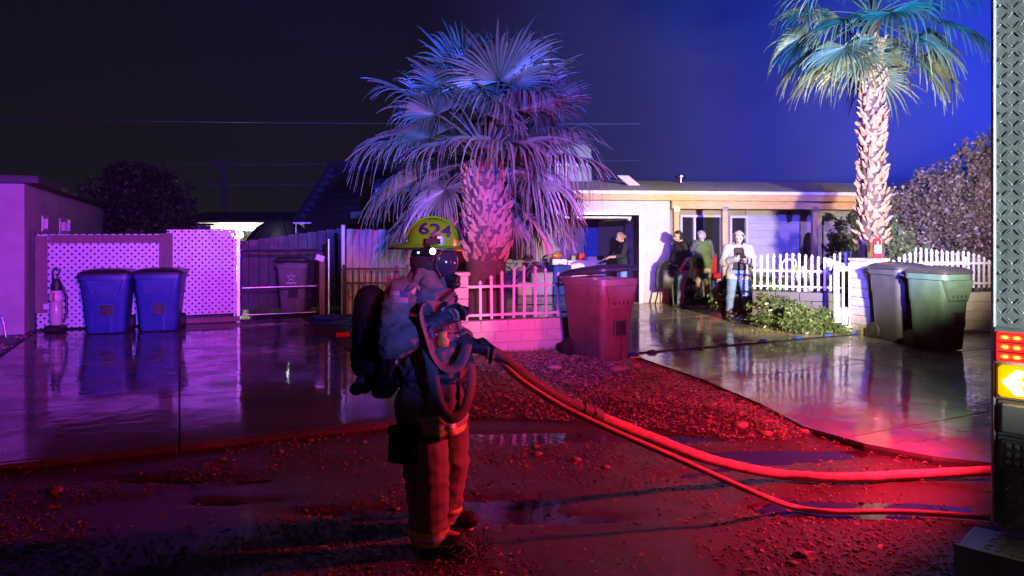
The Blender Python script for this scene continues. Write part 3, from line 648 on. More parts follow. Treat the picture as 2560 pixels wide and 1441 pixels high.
# ================================================================== LATTICE SCREEN
lat = thing('lattice_screen', 'white diagonal lattice screen on dark timber frame behind the blue bins', 'screen', LOT(-3.85, 8.35), LROT)
def lattice(x0, x1, z0, z1, y, sp=.082, w=.05):
    b = MB(); W_, H_ = x1-x0, z1-z0; rs2 = math.sqrt(2); st = sp*rs2
    for sgn, yy in ((1, y), (-1, y+.007)):
        k = -H_ if sgn > 0 else 0; k0 = k
        while k < (W_ if sgn > 0 else W_+H_):
            hw = w/rs2
            # a strip along (1, sgn): clip its parallelogram to the panel
            poly = [Vector((k-hw, 0 if sgn > 0 else 0, 0)), Vector((k+hw, 0, 0)), Vector((k+hw+sgn*H_, H_, 0)), Vector((k-hw+sgn*H_, H_, 0))]
            poly = clip(poly, Vector((0, 0, 0)), Vector((1, 0, 0)))
            if len(poly) > 2: poly = clip(poly, Vector((W_, 0, 0)), Vector((-1, 0, 0)))
            if len(poly) > 2:
                n = len(poly); vs = [(x0+p.x, yy, z0+p.y) for p in poly]+[(x0+p.x, yy+.006, z0+p.y) for p in poly]
                b.add(vs, [tuple(range(n)), tuple(range(n, 2*n))[::-1]]+[(i, n+i, n+(i+1) % n, (i+1) % n) for i in range(n)])
            k += st
    return b
sA = lot_s(398, 8.35)+3.85; sB = lot_s(432, 8.35)+3.85; sC = lot_s(592, 8.35)+3.85
stuff(lattice(.02, sA+.12, .03, 1.66, .03).build('lattice_panel', K['whitev'], lat)); stuff(lattice(sA+.125, sC, .16, 1.74, .045).build('lattice_panel', K['whitev'], lat))
MB().box((.09, -.02, .97), (.18, .04, 1.32)).build('board', K['woodd'], lat); MB().box((.2+(sA-.2)/2-.002, -.022, 1.575), (sA-.2, .035, .14)).build('board', K['woodd'], lat)
MB().box(((sA+sB)/2, -.024, 1.2), (sB-sA, .045, .95)).build('board', K['woodd'], lat); MB().box((-.03, .0, .86), (.05, .1, 1.7)).build('post', K['dark'], lat)
MB().box((sC+.03, .03, .88), (.05, .06, 1.76)).build('post', K['steel'], lat); MB().box(((sA+sC)/2+.15, .0, .06), (sC-sA-.2, .08, .09)).build('sill_board', K['woodd'], lat)
MB().box((sC/2, .6, .8), (sC, .02, 1.6)).build('backing', K['dark'], lat)
MB().box((.19, -.06, .42), (.13, .08, .10)).build('outlet_box', K['white'], lat, bevel=.01)
# ================================================================== WHEELIE BINS
def make_bin(name, label, m, lid_m, w=.62, d=.72, h=1.0, lid=0, group='wheelie bins', logo=None):
    t = thing(name, label, 'wheelie bin', group=group)
    # tapered hollow-rimmed body with rounded corners, front towards -y
    def ring(z, f, n=4, dy=0):
        out = []; hw, hd = w/2*f, d/2*f; r = .09*f
        for cx, cy, a0 in ((hw-r, hd-r, 0), (-hw+r, hd-r, 90), (-hw+r, -hd+r, 180), (hw-r, -hd+r, 270)):
            for k in range(n+1):
                a = math.radians(a0+90*k/n); out.append((cx+r*math.cos(a), cy+r*math.sin(a)+dy, z))
        return out
    rings = [ring(.015, .74), ring(.05, .78), ring(h*.62, .90), ring(h*.66, .935), ring(h*.92, .985), ring(h*.925, 1.05), ring(h, 1.05), ring(h, .98), ring(h*.5, .86), ring(.08, .72)]
    b = MB(); n = len(rings[0]); vs = [v for r in rings for v in r]
    fs = [(i*n+k, i*n+(k+1) % n, (i+1)*n+(k+1) % n, (i+1)*n+k) for i in range(len(rings)-1) for k in range(n)]+[tuple(range(n))[::-1], tuple((len(rings)-1)*n+k for k in range(n))]
    b.add(vs, fs)
    b.build('body', m, t, smooth=True)
    # front: raised upper apron, grab pocket and its bar
    y = -d/2
    def fy(z): return y*(.78+.2*z/h)-.004
    ap = MB(); zs = [(h*.92, .27), (h*.70, .20), (h*.665, .18)]
    for i in range(2):
        (z1, w1), (z0, w0) = zs[i], zs[i+1]
        ap.add([(-w1, fy(z1)-.03, z1), (w1, fy(z1)-.03, z1), (w0, fy(z0)-.03, z0), (-w0, fy(z0)-.03, z0), (-w1-.01, fy(z1)+.02, z1), (w1+.01, fy(z1)+.02, z1), (w0+.01, fy(z0)+.02, z0), (-w0-.01, fy(z0)+.02, z0)], [(0, 3, 2, 1), (0, 4, 7, 3), (1, 2, 6, 5), (3, 7, 6, 2), (0, 1, 5, 4)])
    ap.build('front_apron', m, t)
    nk = MB(); [nk.box((q, fy(h*.72)-.036, h*.715), (.014, .012, h*.035)) for q in (-.12, -.04, .04, .12)]; stuff(nk.build('apron_notch', K['lidd'], t))
    pk = MB(); z0, z1 = h*.33, h*.50
    pk.box((.03, fy(z0)-.012, (z0+z1)/2), (.20, .016, z1-z0)); pk.build('grab_pocket', K['lidd'], t, bevel=.006)
    pf = MB(); [pf.box((.03+sx*.108, fy(z0)-.02, (z0+z1)/2), (.018, .03, z1-z0+.02)) for sx in (-1, 1)]; pf.box((.03, fy(z1)-.018, z1+.01), (.23, .03, .02)); pf.build('pocket_rim', m, t)
    MB().cyl((-.07, fy(z0)-.03, z0-.005), (.13, fy(z0)-.03, z0-.005), .013, n=8).build('grab_bar', K['steel'], t)
    MB().box((.10, fy(h*.16)-.006, h*.16), (.05, .02, h*.26)).build('front_rib', m, t)
    # wheels and axle at the back
    for sx in (-1, 1):
        x = sx*(w*.43); wh = MB(); wh.cyl((x-.03, d*.36, .13), (x+.03, d*.36, .13), .13, n=20); o = wh.build('wheel', K['rubber'], t, smooth=True)
        MB().cyl((x-.036, d*.36, .13), (x+.036, d*.36, .13), .07, n=14).build('hub', K['lidd'], o, smooth=True)
    hb_ = MB(); hb_.cyl((-w*.42, d/2+.10, h*.96), (w*.42, d/2+.10, h*.96), .018, n=8); [hb_.beam((sx*w*.40, d/2, h*.95), (sx*w*.40, d/2+.10, h*.96), .03, .03) for sx in (-1, 1)]; hb_.build('handle_bar', lid_m, t)
    L = MB()
    for i, (z, f) in enumerate(((0, 1.07), (.035, 1.07), (.07, .98), (.085, .7))): pass
    rl = [ring(0, 1.10), ring(.03, 1.11), ring(.055, 1.02), ring(.085, .80), ring(.09, .4)]
    L.add([v for r in rl for v in r], [(i*n+k, i*n+(k+1) % n, (i+1)*n+(k+1) % n, (i+1)*n+k) for i in range(4) for k in range(n)]+[tuple(range(n))[::-1], tuple(4*n+k for k in range(n))])
    for k in (-.12, 0, .12): L.box((k, -.02, .088), (.035, d*.6, .02))
    L.v = [(x, yy-(d/2+.06), z) for x, yy, z in L.v]                      # hinge at the origin
    lo = L.build('lid', lid_m, t, smooth=True); lo.location = (0, d/2+.06, h+.004); lo.rotation_euler = (-lid, 0, 0)
    return t
def text_mesh(body, size, m, name, parent=None, depth=.002, font_w=0):
    cu = bpy.data.curves.new(name, 'FONT'); cu.body = body; cu.size = size; cu.align_x = 'CENTER'; cu.align_y = 'CENTER'; cu.extrude = depth; cu.offset = font_w
    ob = bpy.data.objects.new(name, cu); COL.objects.link(ob); dg = bpy.context.evaluated_depsgraph_get(); me = bpy.data.meshes.new_from_object(ob.evaluated_get(dg))
    bpy.data.objects.remove(ob); me.materials.clear(); me.materials.append(m); return link(name, me, parent)
bb = make_bin('wheelie_bin', 'blue wheelie bin next to the upright vacuum cleaner by the lattice', K['binblue'], K['lidd'], .74, .72, .98)
p = G(264, 838); bb.location = (p.x-.15, p.y+.38, 0); bb.rotation_euler = (0, 0, .30)
b2 = dup(bb, loc=(G(394, 832).x-.12, G(394, 832).y+.38, 0), rz=.26, label='blue wheelie bin with a small pale label, right one of the pair')
lb = MB().box((.0, -.352, .80), (.16, .006, .042)).build('paper_label', K['paper'], b2)
nb = MB(); [nb.box((-.012+i*.014, -.3545, .80), (.006+.003*(i % 2), .003, .026)) for i in range(6)]; nb.build('label_print', K['navy'], lb)
br = make_bin('wheelie_bin', 'brown wheelie bin with its lid tipped back at the end of the low wall', K['binbrown'], K['lidd'], .66, .80, 1.07, lid=math.radians(7))
p = G(1500, 912); br.location = (p.x+.03, p.y+.36, .02); br.rotation_euler = (0, 0, .66)
gr = make_bin('wheelie_bin', 'green wheelie bin with closed lid nearest the truck, before the tan wall', K['bingreen'], K['lidd'], .56, .66, 1.10)
gr.location = (gx(2345, 10.75), 10.75, .0); gr.rotation_euler = (0, 0, .36)
gd2 = make_bin('wheelie_bin', 'dark grey wheelie bin between the block pillar and the pale green bin', K['bindark'], K['lidd'], .58, .70, 1.12); gd2.location = (gx(2246, 11.62), 11.62, 0); gd2.rotation_euler = (0, 0, .2)
gy = make_bin('wheelie_bin', 'grey bin with a pale flower-like mark standing behind the chain link gate', K['bingrey'], K['lidd'], .62, .68, 1.02, lid=math.radians(6))
p = G(703, 792); gy.location = (p.x, p.y+.9, 0); gy.rotation_euler = (0, 0, .1)
rc = MB()                                                            # a ring of five petals over a bar
for k in range(5):
    a0 = k*2*math.pi/5+math.pi/2; rc.ell((.058*math.cos(a0), 0, .058*math.sin(a0)), (.034, .003, .024), 10, 6, M=Matrix.Rotation(-a0, 3, 'Y'))
rc.box((0, 0, -.125), (.20, .004, .04))
ro = rc.build('printed_mark', K['paper'], gy); ro.location = (0, -.352, .76)
# ================================================================== UPRIGHT VACUUM
p = G(131, 832); vc = thing('vacuum_cleaner', 'dark upright vacuum cleaner leaning at the lattice left of the blue bins', 'vacuum cleaner', (p.x, p.y+.1, 0), .2)
b = MB(); b.box((0, -.02, .06), (.30, .26, .11)); b.build('floor_head', K['black'], vc, bevel=.03)
MB().lathe([(.08, .12), (.10, .2), (.10, .46), (.075, .52)], (0, 0, 0), 16).build('dust_cup', K['lens'], vc, smooth=True)
MB().lathe([(.10, .525), (.115, .56), (.11, .64), (.07, .70)], (0, .01, 0), 16).build('motor_cover', K['white'], vc, smooth=True)
MB().box((0, -.105, .60), (.03, .02, .14)).build('trim', K['red'], vc); MB().lathe([(.08, .705), (.09, .8), (.05, .9)], (0, .02, 0), 14).build('cap', K['black'], vc, smooth=True)
b = MB(); b.tube([(0, .03, .9), (.03, .05, 1.0), (.04, .06, 1.08)], .017, 8); b.tube([(-.05, .03, .88), (-.07, .05, 1.0), (-.05, .07, 1.08), (.0, .07, 1.05)], .02, 8); b.build('handle', K['black'], vc, smooth=True)
b = MB(); b.tube([(.09, .06, .15), (.14, .08, .3), (.13, .08, .6), (.08, .06, .78)], .022, 8); b.build('suction_hose', K['black'], vc, smooth=True)
# ================================================================== YARD GATE AND SIDE FENCES
gt = thing('chain_link_gate', 'grey tube framed chain link yard gate left of the firefighter', 'gate', LOT(lot_s(603, 8.55), 8.55), LROT)
gw = lot_s(806, 8.55)-lot_s(603, 8.55); b = MB(); H = 1.33
b.tube([(0, 0, .08), (0, 0, H-.08), (.02, 0, H-.02), (.08, 0, H), (gw-.08, 0, H), (gw-.02, 0, H-.02), (gw, 0, H-.08), (gw, 0, .08)], .022, 8); b.cyl((0, 0, .1), (gw, 0, .1), .02, n=8); b.cyl((0, 0, .62), (gw, 0, .62), .016, n=8)
b.build('frame', K['steel'], gt, smooth=True)
b = MB(); sp_ = .085
for sg in (1, -1):
    k = -H
    while k < gw+H:
        pl = [(max(0, min(gw, k+sg*q)), q) for q in (.1, H-.02)]
        x0, x1 = k+sg*.1, k+sg*(H-.02)
        a, c = (.1, H-.02); 
        def cut(x0, z0, x1, z1):
            if x0 == x1: return None
            ts_ = [0, 1]
            for lim in (0, gw):
                t_ = (lim-x0)/(x1-x0)
                if 0 < t_ < 1: ts_.append(t_)
            ts_.sort(); 
            for i in range(len(ts_)-1):
                m_ = (ts_[i]+ts_[i+1])/2; xm = x0+(x1-x0)*m_
                if 0 <= xm <= gw: return [(x0+(x1-x0)*q, 0, z0+(z1-z0)*q) for q in (ts_[i], ts_[i+1])]
        e = cut(x0, a, x1, c)
        if e: b.beam(e[0], e[1], .004, .004, up=(0, 1, 0))
        k += sp_
stuff(b.build('chain_link_mesh', K['iron'], gt))
for s in (-.12, gw+.12): MB().cyl((s, 0, 0), (s, 0, 1.55), .035, n=10).build('post', K['steel'], gt)
# dark sheet metal fence behind the gate
df = thing('sheet_fence', 'dark sheet metal fence closing the yard behind the chain link gate', 'fence', LOT(lot_s(596, 10.4), 10.4), LROT)
w0 = lot_s(862, 10.4)-lot_s(596, 10.4); n = 11
for i in range(n): MB().box((w0*(i+.5)/n, .012*(i % 2), .76+.014*i), (w0/n-.012, .02, 1.48+.028*i)).build('panel', K['dark'], df)
[MB().box((w0/2, .05, z), (w0, .05, .08)).build('rail', K['iron'], df) for z in (.4, 1.3)]
# white notice plate on a post by the gate
p = W(803, 650, 14.2); sg = thing('gate_post', 'square post with a small pale cap plate right of the chain link gate', 'post', (p.x, p.y, 0), .2)
bx('post', (.02, 0, .62), (.10, .10, 1.24), K['woodd'], sg); MB().box((-.02, -.06, 1.2), (.16, .02, .11), M=Matrix.Rotation(.35, 3, 'Y')).build('cap_plate', K['white'], sg)
# board fence lit orange and pink
bf = thing('board_fence', 'upright timber board fence behind the firefighter, lit pink and orange', 'fence', W(866, 580, 13.9)*Vector((1, 1, 0)) if False else (gx(866, 13.9), 13.9, 0), .10)
n = 20; ww = .118
for i in range(n): MB().box((ww*(i+.5), .006*(i % 3), .88+random.uniform(-.012, .012)), (ww-.008, .022, 1.72), rz=random.uniform(-.03, .03)).build('board', K['boardo'], bf)
[MB().box((n*ww/2, .045, z), (n*ww, .04, .09)).build('rail', K['woodd'], bf) for z in (.35, 1.4)]
MB().cyl((-.06, -.02, 0), (-.06, -.02, 1.83), .04, n=12).build('post', K['white'], bf, smooth=True)
# low black iron railing in front of it
ir = thing('iron_railing', 'low black iron railing before the upright board fence', 'railing', (gx(860, 13.0), 13.0, 0), .12)
[MB().box((.55, 0, z), (1.1, .035, .03)).build('rail', K['iron'], ir) for z in (.15, .80, 1.05)]
for i in range(11): MB().box((.04+i*.102, 0, .53), (.014, .014, 1.02)).build('baluster', K['iron'], ir)
for x in (0, 1.1): MB().box((x, 0, .56), (.05, .05, 1.12)).build('post', K['iron'], ir)
b = MB()
for i in range(5): b.tube([(.1+i*.2, .0, .8), (.14+i*.2, 0, .7), (.06+i*.2, 0, .62), (.1+i*.2, 0, .52), (.16+i*.2, 0, .58)], .008, 5)
b.build('scroll', K['iron'], ir)
# coil of old garden hose and a red brick beside the driveway
p = G(842, 822); gc = thing('garden_hose_coil', 'loose coil of dark garden hose beside the driveway behind the air pack', 'garden hose', (p.x, p.y, 0))
b = MB(); pts = []
for i in range(150):
    a = i*.26; r = .30+.06*math.sin(i*.71); pts.append((r*math.cos(a)*1.25, r*math.sin(a)*.8, .03+.0011*i+.05*abs(math.sin(a*.5+.3))))
b.tube(pts, .014, 6); b.build('coil', K['bluep'], gc, smooth=True)
p = G(857, 842); tag(MB().box((0, 0, .035), (.22, .10, .07)).build('loose_brick', K['red'], None, bevel=.008, loc=(p.x, p.y, 0), rz=.3), 'red brick lying on the ground in front of the garden hose coil', 'brick')
# ================================================================== FRONT BLOCK WALL AND PICKET FENCE
P0 = Vector((-.60, 10.1, 0)); P1 = Vector((.92, 10.66, 0)); wd = (P1-P0); wl = wd.length; wrot = math.atan2(wd.y, wd.x)
fw = thing('block_wall', 'low painted concrete block wall with one pillar under the white picket fence', 'wall', P0, wrot)
MB().box((wl/2, .12, .21), (wl-.04, .138, .42)).build('mortar_core', K['mortar_p'], fw)
for r in range(3):
    x = 0.0 if r % 2 else -.2
    while x < wl:
        a, c = max(x, 0), min(x+.4, wl)
        if c-a > .05: MB().box(((a+c)/2, .12, .075+r*.158), (c-a-.005, .15+random.uniform(-.003, .003), .153)).build('block', K['block_p'], fw, bevel=.006)
        x += .4
for r in range(7): MB().box((-.14, .1, .075+r*.158), (.27, .28+random.uniform(-.004, .004), .151)).build('block', K['block_p'], fw, bevel=.006)
MB().box((-.14, .1, 1.125), (.31, .33, .05)).build('pillar_cap', K['block_p'], fw, bevel=.01)
pf = thing('picket_fence', 'short white picket fence on the low wall between pillar and brown bin', 'fence', P0, wrot, 'white picket fences')
def picket_mesh(h, w=.036):
    b = MB(); b.box((0, 0, h/2), (w, .018, h)); b.lathe([(w*.45, h), (w*.8, h+.012), (w*.8, h+.022), (w*.2, h+.06)], n=8); return b.mesh('picket', K['white'])
pm = {}
def picket(par, x, z0, z1, y=0, rot=0):
    h = round(z1-z0-.05, 2)
    if h not in pm: pm[h] = picket_mesh(h)
    o = link('picket', pm[h], par, (x, y, z0)); o.rotation_euler = (0, rot, 0); return o
tops = [704, 691, 680, 670, 667, 668, 673, 683]
for i, (px, ty) in enumerate(zip((1207, 1235, 1262, 1290, 1317, 1345, 1372, 1402), tops)):
    k = (px-1280)/F; x = (k*P0.y-P0.x)/(math.cos(wrot)-k*math.sin(wrot)); Y = P0.y+x*math.sin(wrot)
    picket(pf, x, .485, CZ-(ty-HY)/F*Y, .1, random.uniform(-.02, .02))
for z in (.94, .545): MB().box((wl/2-.05, .078, z), (wl-.12, .022, .034)).build('rail', K['white'], pf)
# ================================================================== ROLLING GATE TRACK WITH BLUE MARKERS
q0, q1 = G(1570, 886), G(2140, 838)
tk = MB(); d_ = (q1-q0).normalized(); tk.beam((0, 0, .009), (0, (q1-q0).length, .009), .03, .016); to = tk.build('gate_track', K['iron']); to.location = q0; to.rotation_euler = (0, 0, math.atan2(d_.y, d_.x)-math.pi/2); tag(to, 'thin dark metal gate track lying across the wet driveway', 'gate track')
for i, (x, y) in enumerate(((1583, 886), (1629, 882), (1693, 876), (1808, 863), (1907, 854), (1994, 847), (2068, 841), (2135, 836))):
    p = G(x, y); o = MB().lathe([(.075, 0), (.075, .012), (.045, .035), (.01, .04)], n=14, sy=.8).build('track_marker', K['bluep'], None, smooth=True, loc=(p.x+.0, p.y-.03, .004))
    tag(o, ['blue marker disc on the gate track beside the brown bin', 'second blue marker disc from the brown bin on the gate track', 'third blue marker disc from the brown bin on the gate track', 'blue marker disc on the track just left of the hooded person\'s reflection', 'blue marker disc on the track just right of the hooded person\'s reflection', 'third blue marker disc from the block pillar on the gate track', 'second blue marker disc from the block pillar on the gate track', 'blue marker disc at the foot of the open white gate'][i], 'marker', 'blue markers along the gate track')
# ================================================================== RIGHT: OPEN GATE, PILLAR, FENCES
p = G(2086, 832); og = thing('picket_gate', 'tall narrow white picket gate standing open beside the block pillar', 'gate', (p.x, p.y, 0), .16)
def gxl(px): return gx(px, p.y)-p.x
for px, w_, m in ((2091, .085, K['white']), (2144, .05, K['white'])): MB().box((gxl(px), 0, .585), (w_, .045, 1.11)).build('stile', m, og, bevel=.006)
for py, h_ in ((672, .075), (785, .055), (822, .085)): MB().box(((gxl(2091)+gxl(2144))/2, -.03, CZ-(py-HY)/F*p.y), (gxl(2144)-gxl(2091), .024, h_)).build('rail', K['white'], og)
for px, ty, by in ((2110, 660, 826), (2128, 658, 826), (2101, 770, 828), (2118.5, 770, 828), (2136, 766, 828)): picket(og, gxl(px), CZ-(by-HY)/F*p.y, CZ-(ty-HY)/F*p.y, .0)
# arched picket fence on a dark dwarf wall
A0, A1 = Vector((gx(1880, 13.4), 13.4, 0)), Vector((gx(2150, 12.75), 12.75, 0)); ad = A1-A0; al = ad.length; arot = math.atan2(ad.y, ad.x)
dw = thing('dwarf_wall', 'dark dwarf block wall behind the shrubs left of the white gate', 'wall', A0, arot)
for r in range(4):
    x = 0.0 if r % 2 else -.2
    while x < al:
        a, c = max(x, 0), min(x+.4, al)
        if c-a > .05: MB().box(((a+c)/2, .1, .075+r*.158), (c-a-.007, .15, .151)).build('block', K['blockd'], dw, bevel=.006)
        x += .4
af = thing('picket_fence', 'white picket fence with curved top behind the shrubs and hooded person', 'fence', A0, arot, 'white picket fences')
for px in range(1886, 2146, 16):
    k = (px-1280)/F; x = (k*A0.y-A0.x)/(math.cos(arot)-k*math.sin(arot)); Y = A0.y+x*math.sin(arot)
    ty = 640 if px < 1915 else (634+((px-1960)/150)**2*26 if px > 1960 else 637)
    picket(af, x, .66, CZ-(ty-HY)/F*Y, .1)
for z in (1.0, .72): MB().box((al/2, .076, z), (al, .02, .026)).build('rail', K['white'], af)
# pillar
d = 12.25; pl = thing('block_pillar', 'square grey concrete block pillar carrying the red fire extinguisher', 'pillar', (gx(2183, d), d+.15, 0), .35)
MB().box((0, 0, .6), (.38, .38, 1.18)).build('mortar_core', K['mortar'], pl)
for r in range(8): MB().box((0, 0, .075+r*.152), (.41+random.uniform(-.004, .004), .41, .145)).build('block', K['block'], pl, bevel=.007)
MB().box((0, 0, 1.235), (.46, .46, .045)).build('cap', K['block'], pl, bevel=.01)
ex = thing('fire_extinguisher', 'red fire extinguisher standing on top of the block pillar', 'fire extinguisher', (gx(2194, d), d+.02, 1.258))
MB().lathe([(.06, 0), (.067, .01), (.067, .27), (.06, .31), (.03, .335), (.02, .34)], n=18).build('cylinder', K['red'], ex, smooth=True)
b = MB(); b.cyl((0, 0, .335), (0, 0, .365), .018); b.beam((-.01, 0, .37), (-.09, 0, .405), .02, .012); b.beam((-.01, 0, .362), (-.08, 0, .36), .016, .01); b.build('valve_lever', K['black'], ex)
b = MB(); b.tube([(.015, 0, .36), (.06, -.03, .35), (.082, -.03, .29), (.078, -.02, .18)], .010, 7); b.build('discharge_hose', K['rubber'], ex, smooth=True)
MB().tube([(math.cos(a)*.0685, math.sin(a)*.0685, .17) for a in [math.radians(200+14*i) for i in range(10)]], .045, 4, flat=.02, up=(0, 0, 1), caps=False) if False else None
b = MB(); n = 10
vs = [(math.cos(math.radians(215+11*i))*.0682, math.sin(math.radians(215+11*i))*.0682, z) for z in (.09, .22) for i in range(n)]
b.add(vs, [(i, i+1, n+i+1, n+i) for i in range(n-1)]); b.build('label_sticker', K['paper'], ex)
# picket fence and tan low wall on the right
B0 = Vector((6.25, 12.35, 0)); bl = 3.4; brot = .26
tw = thing('low_wall', 'low tan rendered wall under the white pickets right of the green bin', 'wall', B0, brot)
for r in range(4):
    x = 0.0 if r % 2 else -.2
    while x < bl:
        a, c = max(x, 0), min(x+.4, bl)
        if c-a > .05: MB().box(((a+c)/2, .1, .08+r*.162), (c-a-.004, .16, .158)).build('block', K['stucco'], tw, bevel=.004)
        x += .4
rfn = thing('picket_fence', 'white arched picket fence on the tan wall between green bin and truck', 'fence', B0, brot, 'white picket fences')
for i in range(22):
    x = .12+i*.112; Y = B0.y+x*math.sin(brot); px = 1280+F*(B0.x+x*math.cos(brot))/Y
    ty = 629+max(0, abs(px-2365)-45)**2/250
    picket(rfn, x, .72, CZ-(min(ty, 662)-HY)/F*Y, .1)
for z in (1.15, .80): MB().box((1.36, .074, z), (2.66, .024, .036)).build('rail', K['white'], rfn)
C0 = B0+Vector((-.3, 1.7, 0)); sf = thing('picket_fence', 'second row of white pickets seen through the right picket fence', 'fence', C0, brot, 'white picket fences')
for i in range(24): picket(sf, .2+i*.125, .45, 1.28+.12*math.sin(i/23*3.14), 0)
for z in (1.1, .72): MB().box((1.7, -.022, z), (3.2, .02, .03)).build('rail', K['white'], sf)
for x in (.1, 1.7, 3.3): MB().box((x, .03, .6), (.06, .05, 1.2)).build('post', K['white'], sf)
# chair, chest and clutter in the right yard
d = 14.6; p = W(2040, 760, d); ch = thing('storage_chest', 'pale boxy storage chest behind the white picket fence', 'chest', (p.x, d, 0), .05)
bx('body', (0, .35, .42), (.82, .6, .84), K['stucco'], ch, .02); bx('lid', (0, .35, .88), (.86, .64, .06), K['white'], ch, .015)
b = MB(); [b.box((-.4+i*.1, .045, .42), (.012, .012, .78)) for i in range(9)]; b.build('groove_rib', K['stucco'], ch)
for i, (dx, c, lb) in enumerate(((-.3, 'orange', 'small orange pot on the pale storage chest'), (-.12, 'white', 'small white pot on the pale storage chest'), (.02, 'red', 'small red pot on the pale storage chest'))):
    o = MB().lathe([(.045, 0), (.06, .09), (.05, .09), (.04, .02)], n=12).build('plant_pot', K[c], None, smooth=True, loc=(p.x+dx, d+.3, .912)); tag(o, lb, 'pot', 'pots on the storage chest')
d = 14.9; p = W(1975, 690, d); wc = thing('garden_chair', 'white tube garden chair seen tilted behind the picket fence', 'chair', (p.x, d, 0), .5)
b = MB(); b.tube([(-.2, .1, .45), (-.2, .02, 1.08), (-.14, .0, 1.14), (.14, .0, 1.14), (.2, .02, 1.08), (.2, .1, .45)], .02, 8); b.build('back_frame', K['white'], wc, smooth=True)
MB().box((0, -.1, .45), (.42, .42, .03)).build('seat', K['whitev'], wc, bevel=.01)
for sx in (-.2, .2):
    for sy in (-.3, .1): MB().cyl((sx, sy, 0), (sx, sy, .45), .017, n=8).build('leg', K['white'], wc)
[MB().cyl((-.2, .02, z), (.2, .02, z), .010, n=6).build('back_slat', K['white'], wc) for z in (.65, .8, .95)]
d = 11.9; p = G(2233, 838); pb = MB().ell((0, 0, .05), (.09, .07, .075), 9, 6); pb.v = [tuple(Vector(v)*(1+.5*noise.noise(Vector(v)*22))) for v in pb.v]
tag(pb.build('crumpled_paper', K['paper'], None, loc=(p.x, p.y, .0)), 'crumpled pale paper lying on the ground below the green bin', 'litter')
p = G(1590, 896); tag(MB().box((0, 0, .012), (.16, .03, .02)).build('wood_scrap', K['orange'], None, loc=(p.x, p.y, .0), rz=.1), 'small orange wood scrap on the driveway next to the brown bin', 'litter')
# ================================================================== PALMS
def frond_mesh(elev, m, seed, n=34, pet=.95, R=1.0, droop=.55, spread=118):
    """fan leaf on a stalk: built at its real elevation so that the tips hang under gravity"""
    rnd = random.Random(seed); b = MB(); e = math.radians(elev)
    pts = []                                            # stalk bending down a little
    p = Vector((0, 0, 0)); a = e
    for i in range(7):
        pts.append(p.copy()); p = p+Vector((math.cos(a), 0, math.sin(a)))*(pet/6); a -= math.radians(4 if elev > -30 else 1.5)
    b.tube(pts, [.026-.0022*i for i in range(7)], 5, flat=.5)
    tip = pts[-1]; ax = Vector((math.cos(a), 0, math.sin(a))); side = Vector((0, 1, 0)); up = side.cross(ax)*-1
    if up.z < 0: up = -up
    tw = rnd.uniform(-.25, .25)
    side = (side*math.cos(tw)+up*math.sin(tw)).normalized(); up = ax.cross(side)
    dth = 2*spread/n
    for i in range(n):
        th = math.radians(-spread+dth*(i+.5)); L = R*(.70+.34*math.cos(th*.75))*rnd.uniform(.86, 1.08)
        d = ax*math.cos(th)+side*math.sin(th)+up*.16
        d.normalize(); q = up.cross(d).normalized(); hw0 = math.radians(dth)/2
        dr = droop*rnd.uniform(.5, 1.9); split = rnd.uniform(.40, .55); segs = 7; vs = []; kink = rnd.uniform(-.10, .10)
        for k in range(segs+1):
            t = k/segs; r_ = L*(.02+.98*t)
            c = tip+d*r_+q*kink*max(0, t-split)*L
            over = max(0, t-.42); c = c-Vector((0, 0, 1))*dr*L*over*over*1.9-d*(dr*L*over*over*.75)
            wv = (r_*hw0 if t < split else L*split*hw0*max(0, 1-(t-split)/(1-split))**.8)*.84+.0010
            f = .35*wv+.004
            vs += [c-q*wv-up*f, c+up*f, c+q*wv-up*f]
        o = [(3*k+j, 3*k+j+1, 3*k+j+4, 3*k+j+3) for k in range(segs) for j in (0, 1)]
        b.add(vs, o)
    return b.mesh('frond', m)
def trunk_boots(par, h0, h1, r, per, step, m, sc=1.0, seed=1, r1=None):
    rnd = random.Random(seed); vars_ = []
    for k in range(4):
        b = MB(); w = .085*sc; L = (.19+.05*rnd.random())*sc
        # a cut leaf stem: broad clasping base tapering to a blunt upturned tip
        pr = [(-.02, w, .020), (.30, w*.82, .030), (.62, w*.55, .028), (1.0, w*.42, .018)]
        vs = []
        for t, ww, th in pr:
            x = .012+.060*sc*max(0, t)**1.3*(1+.5*rnd.random()); z = L*t; ph = .010*t
            vs += [(x, -ww, z), (x+th, -ww*.45, z+ph), (x+th*1.15, ww*.45, z+ph), (x, ww, z), (x-th*.6, 0, z)]
        fs = [(i*5+j, i*5+(j+1) % 5, (i+1)*5+(j+1) % 5, (i+1)*5+j) for i in range(3) for j in range(5)]+[(15, 16, 17, 18, 19)]
        b.add(vs, fs); vars_.append(b.mesh('leaf_base', m))
    z = h0; row = 0
    while z < h1:
        for k in range(per):
            a = (k+.5*(row % 2))*2*math.pi/per+rnd.uniform(-.12, .12)
            o = link('leaf_base', rnd.choice(vars_), par, ((r+((r1 or r)-r)*(z-h0)/(h1-h0))*math.cos(a), (r+((r1 or r)-r)*(z-h0)/(h1-h0))*math.sin(a), z+rnd.uniform(-.03, .03)))
            o.rotation_euler = (rnd.uniform(-.38, .38), rnd.uniform(-.25, .30), a+rnd.uniform(-.4, .4)); s_ = rnd.uniform(.7, 1.25); o.scale = (rnd.uniform(.6, 1.7), s_*rnd.uniform(.8, 1.3), s_*rnd.uniform(.7, 1.15))
        z += step; row += 1
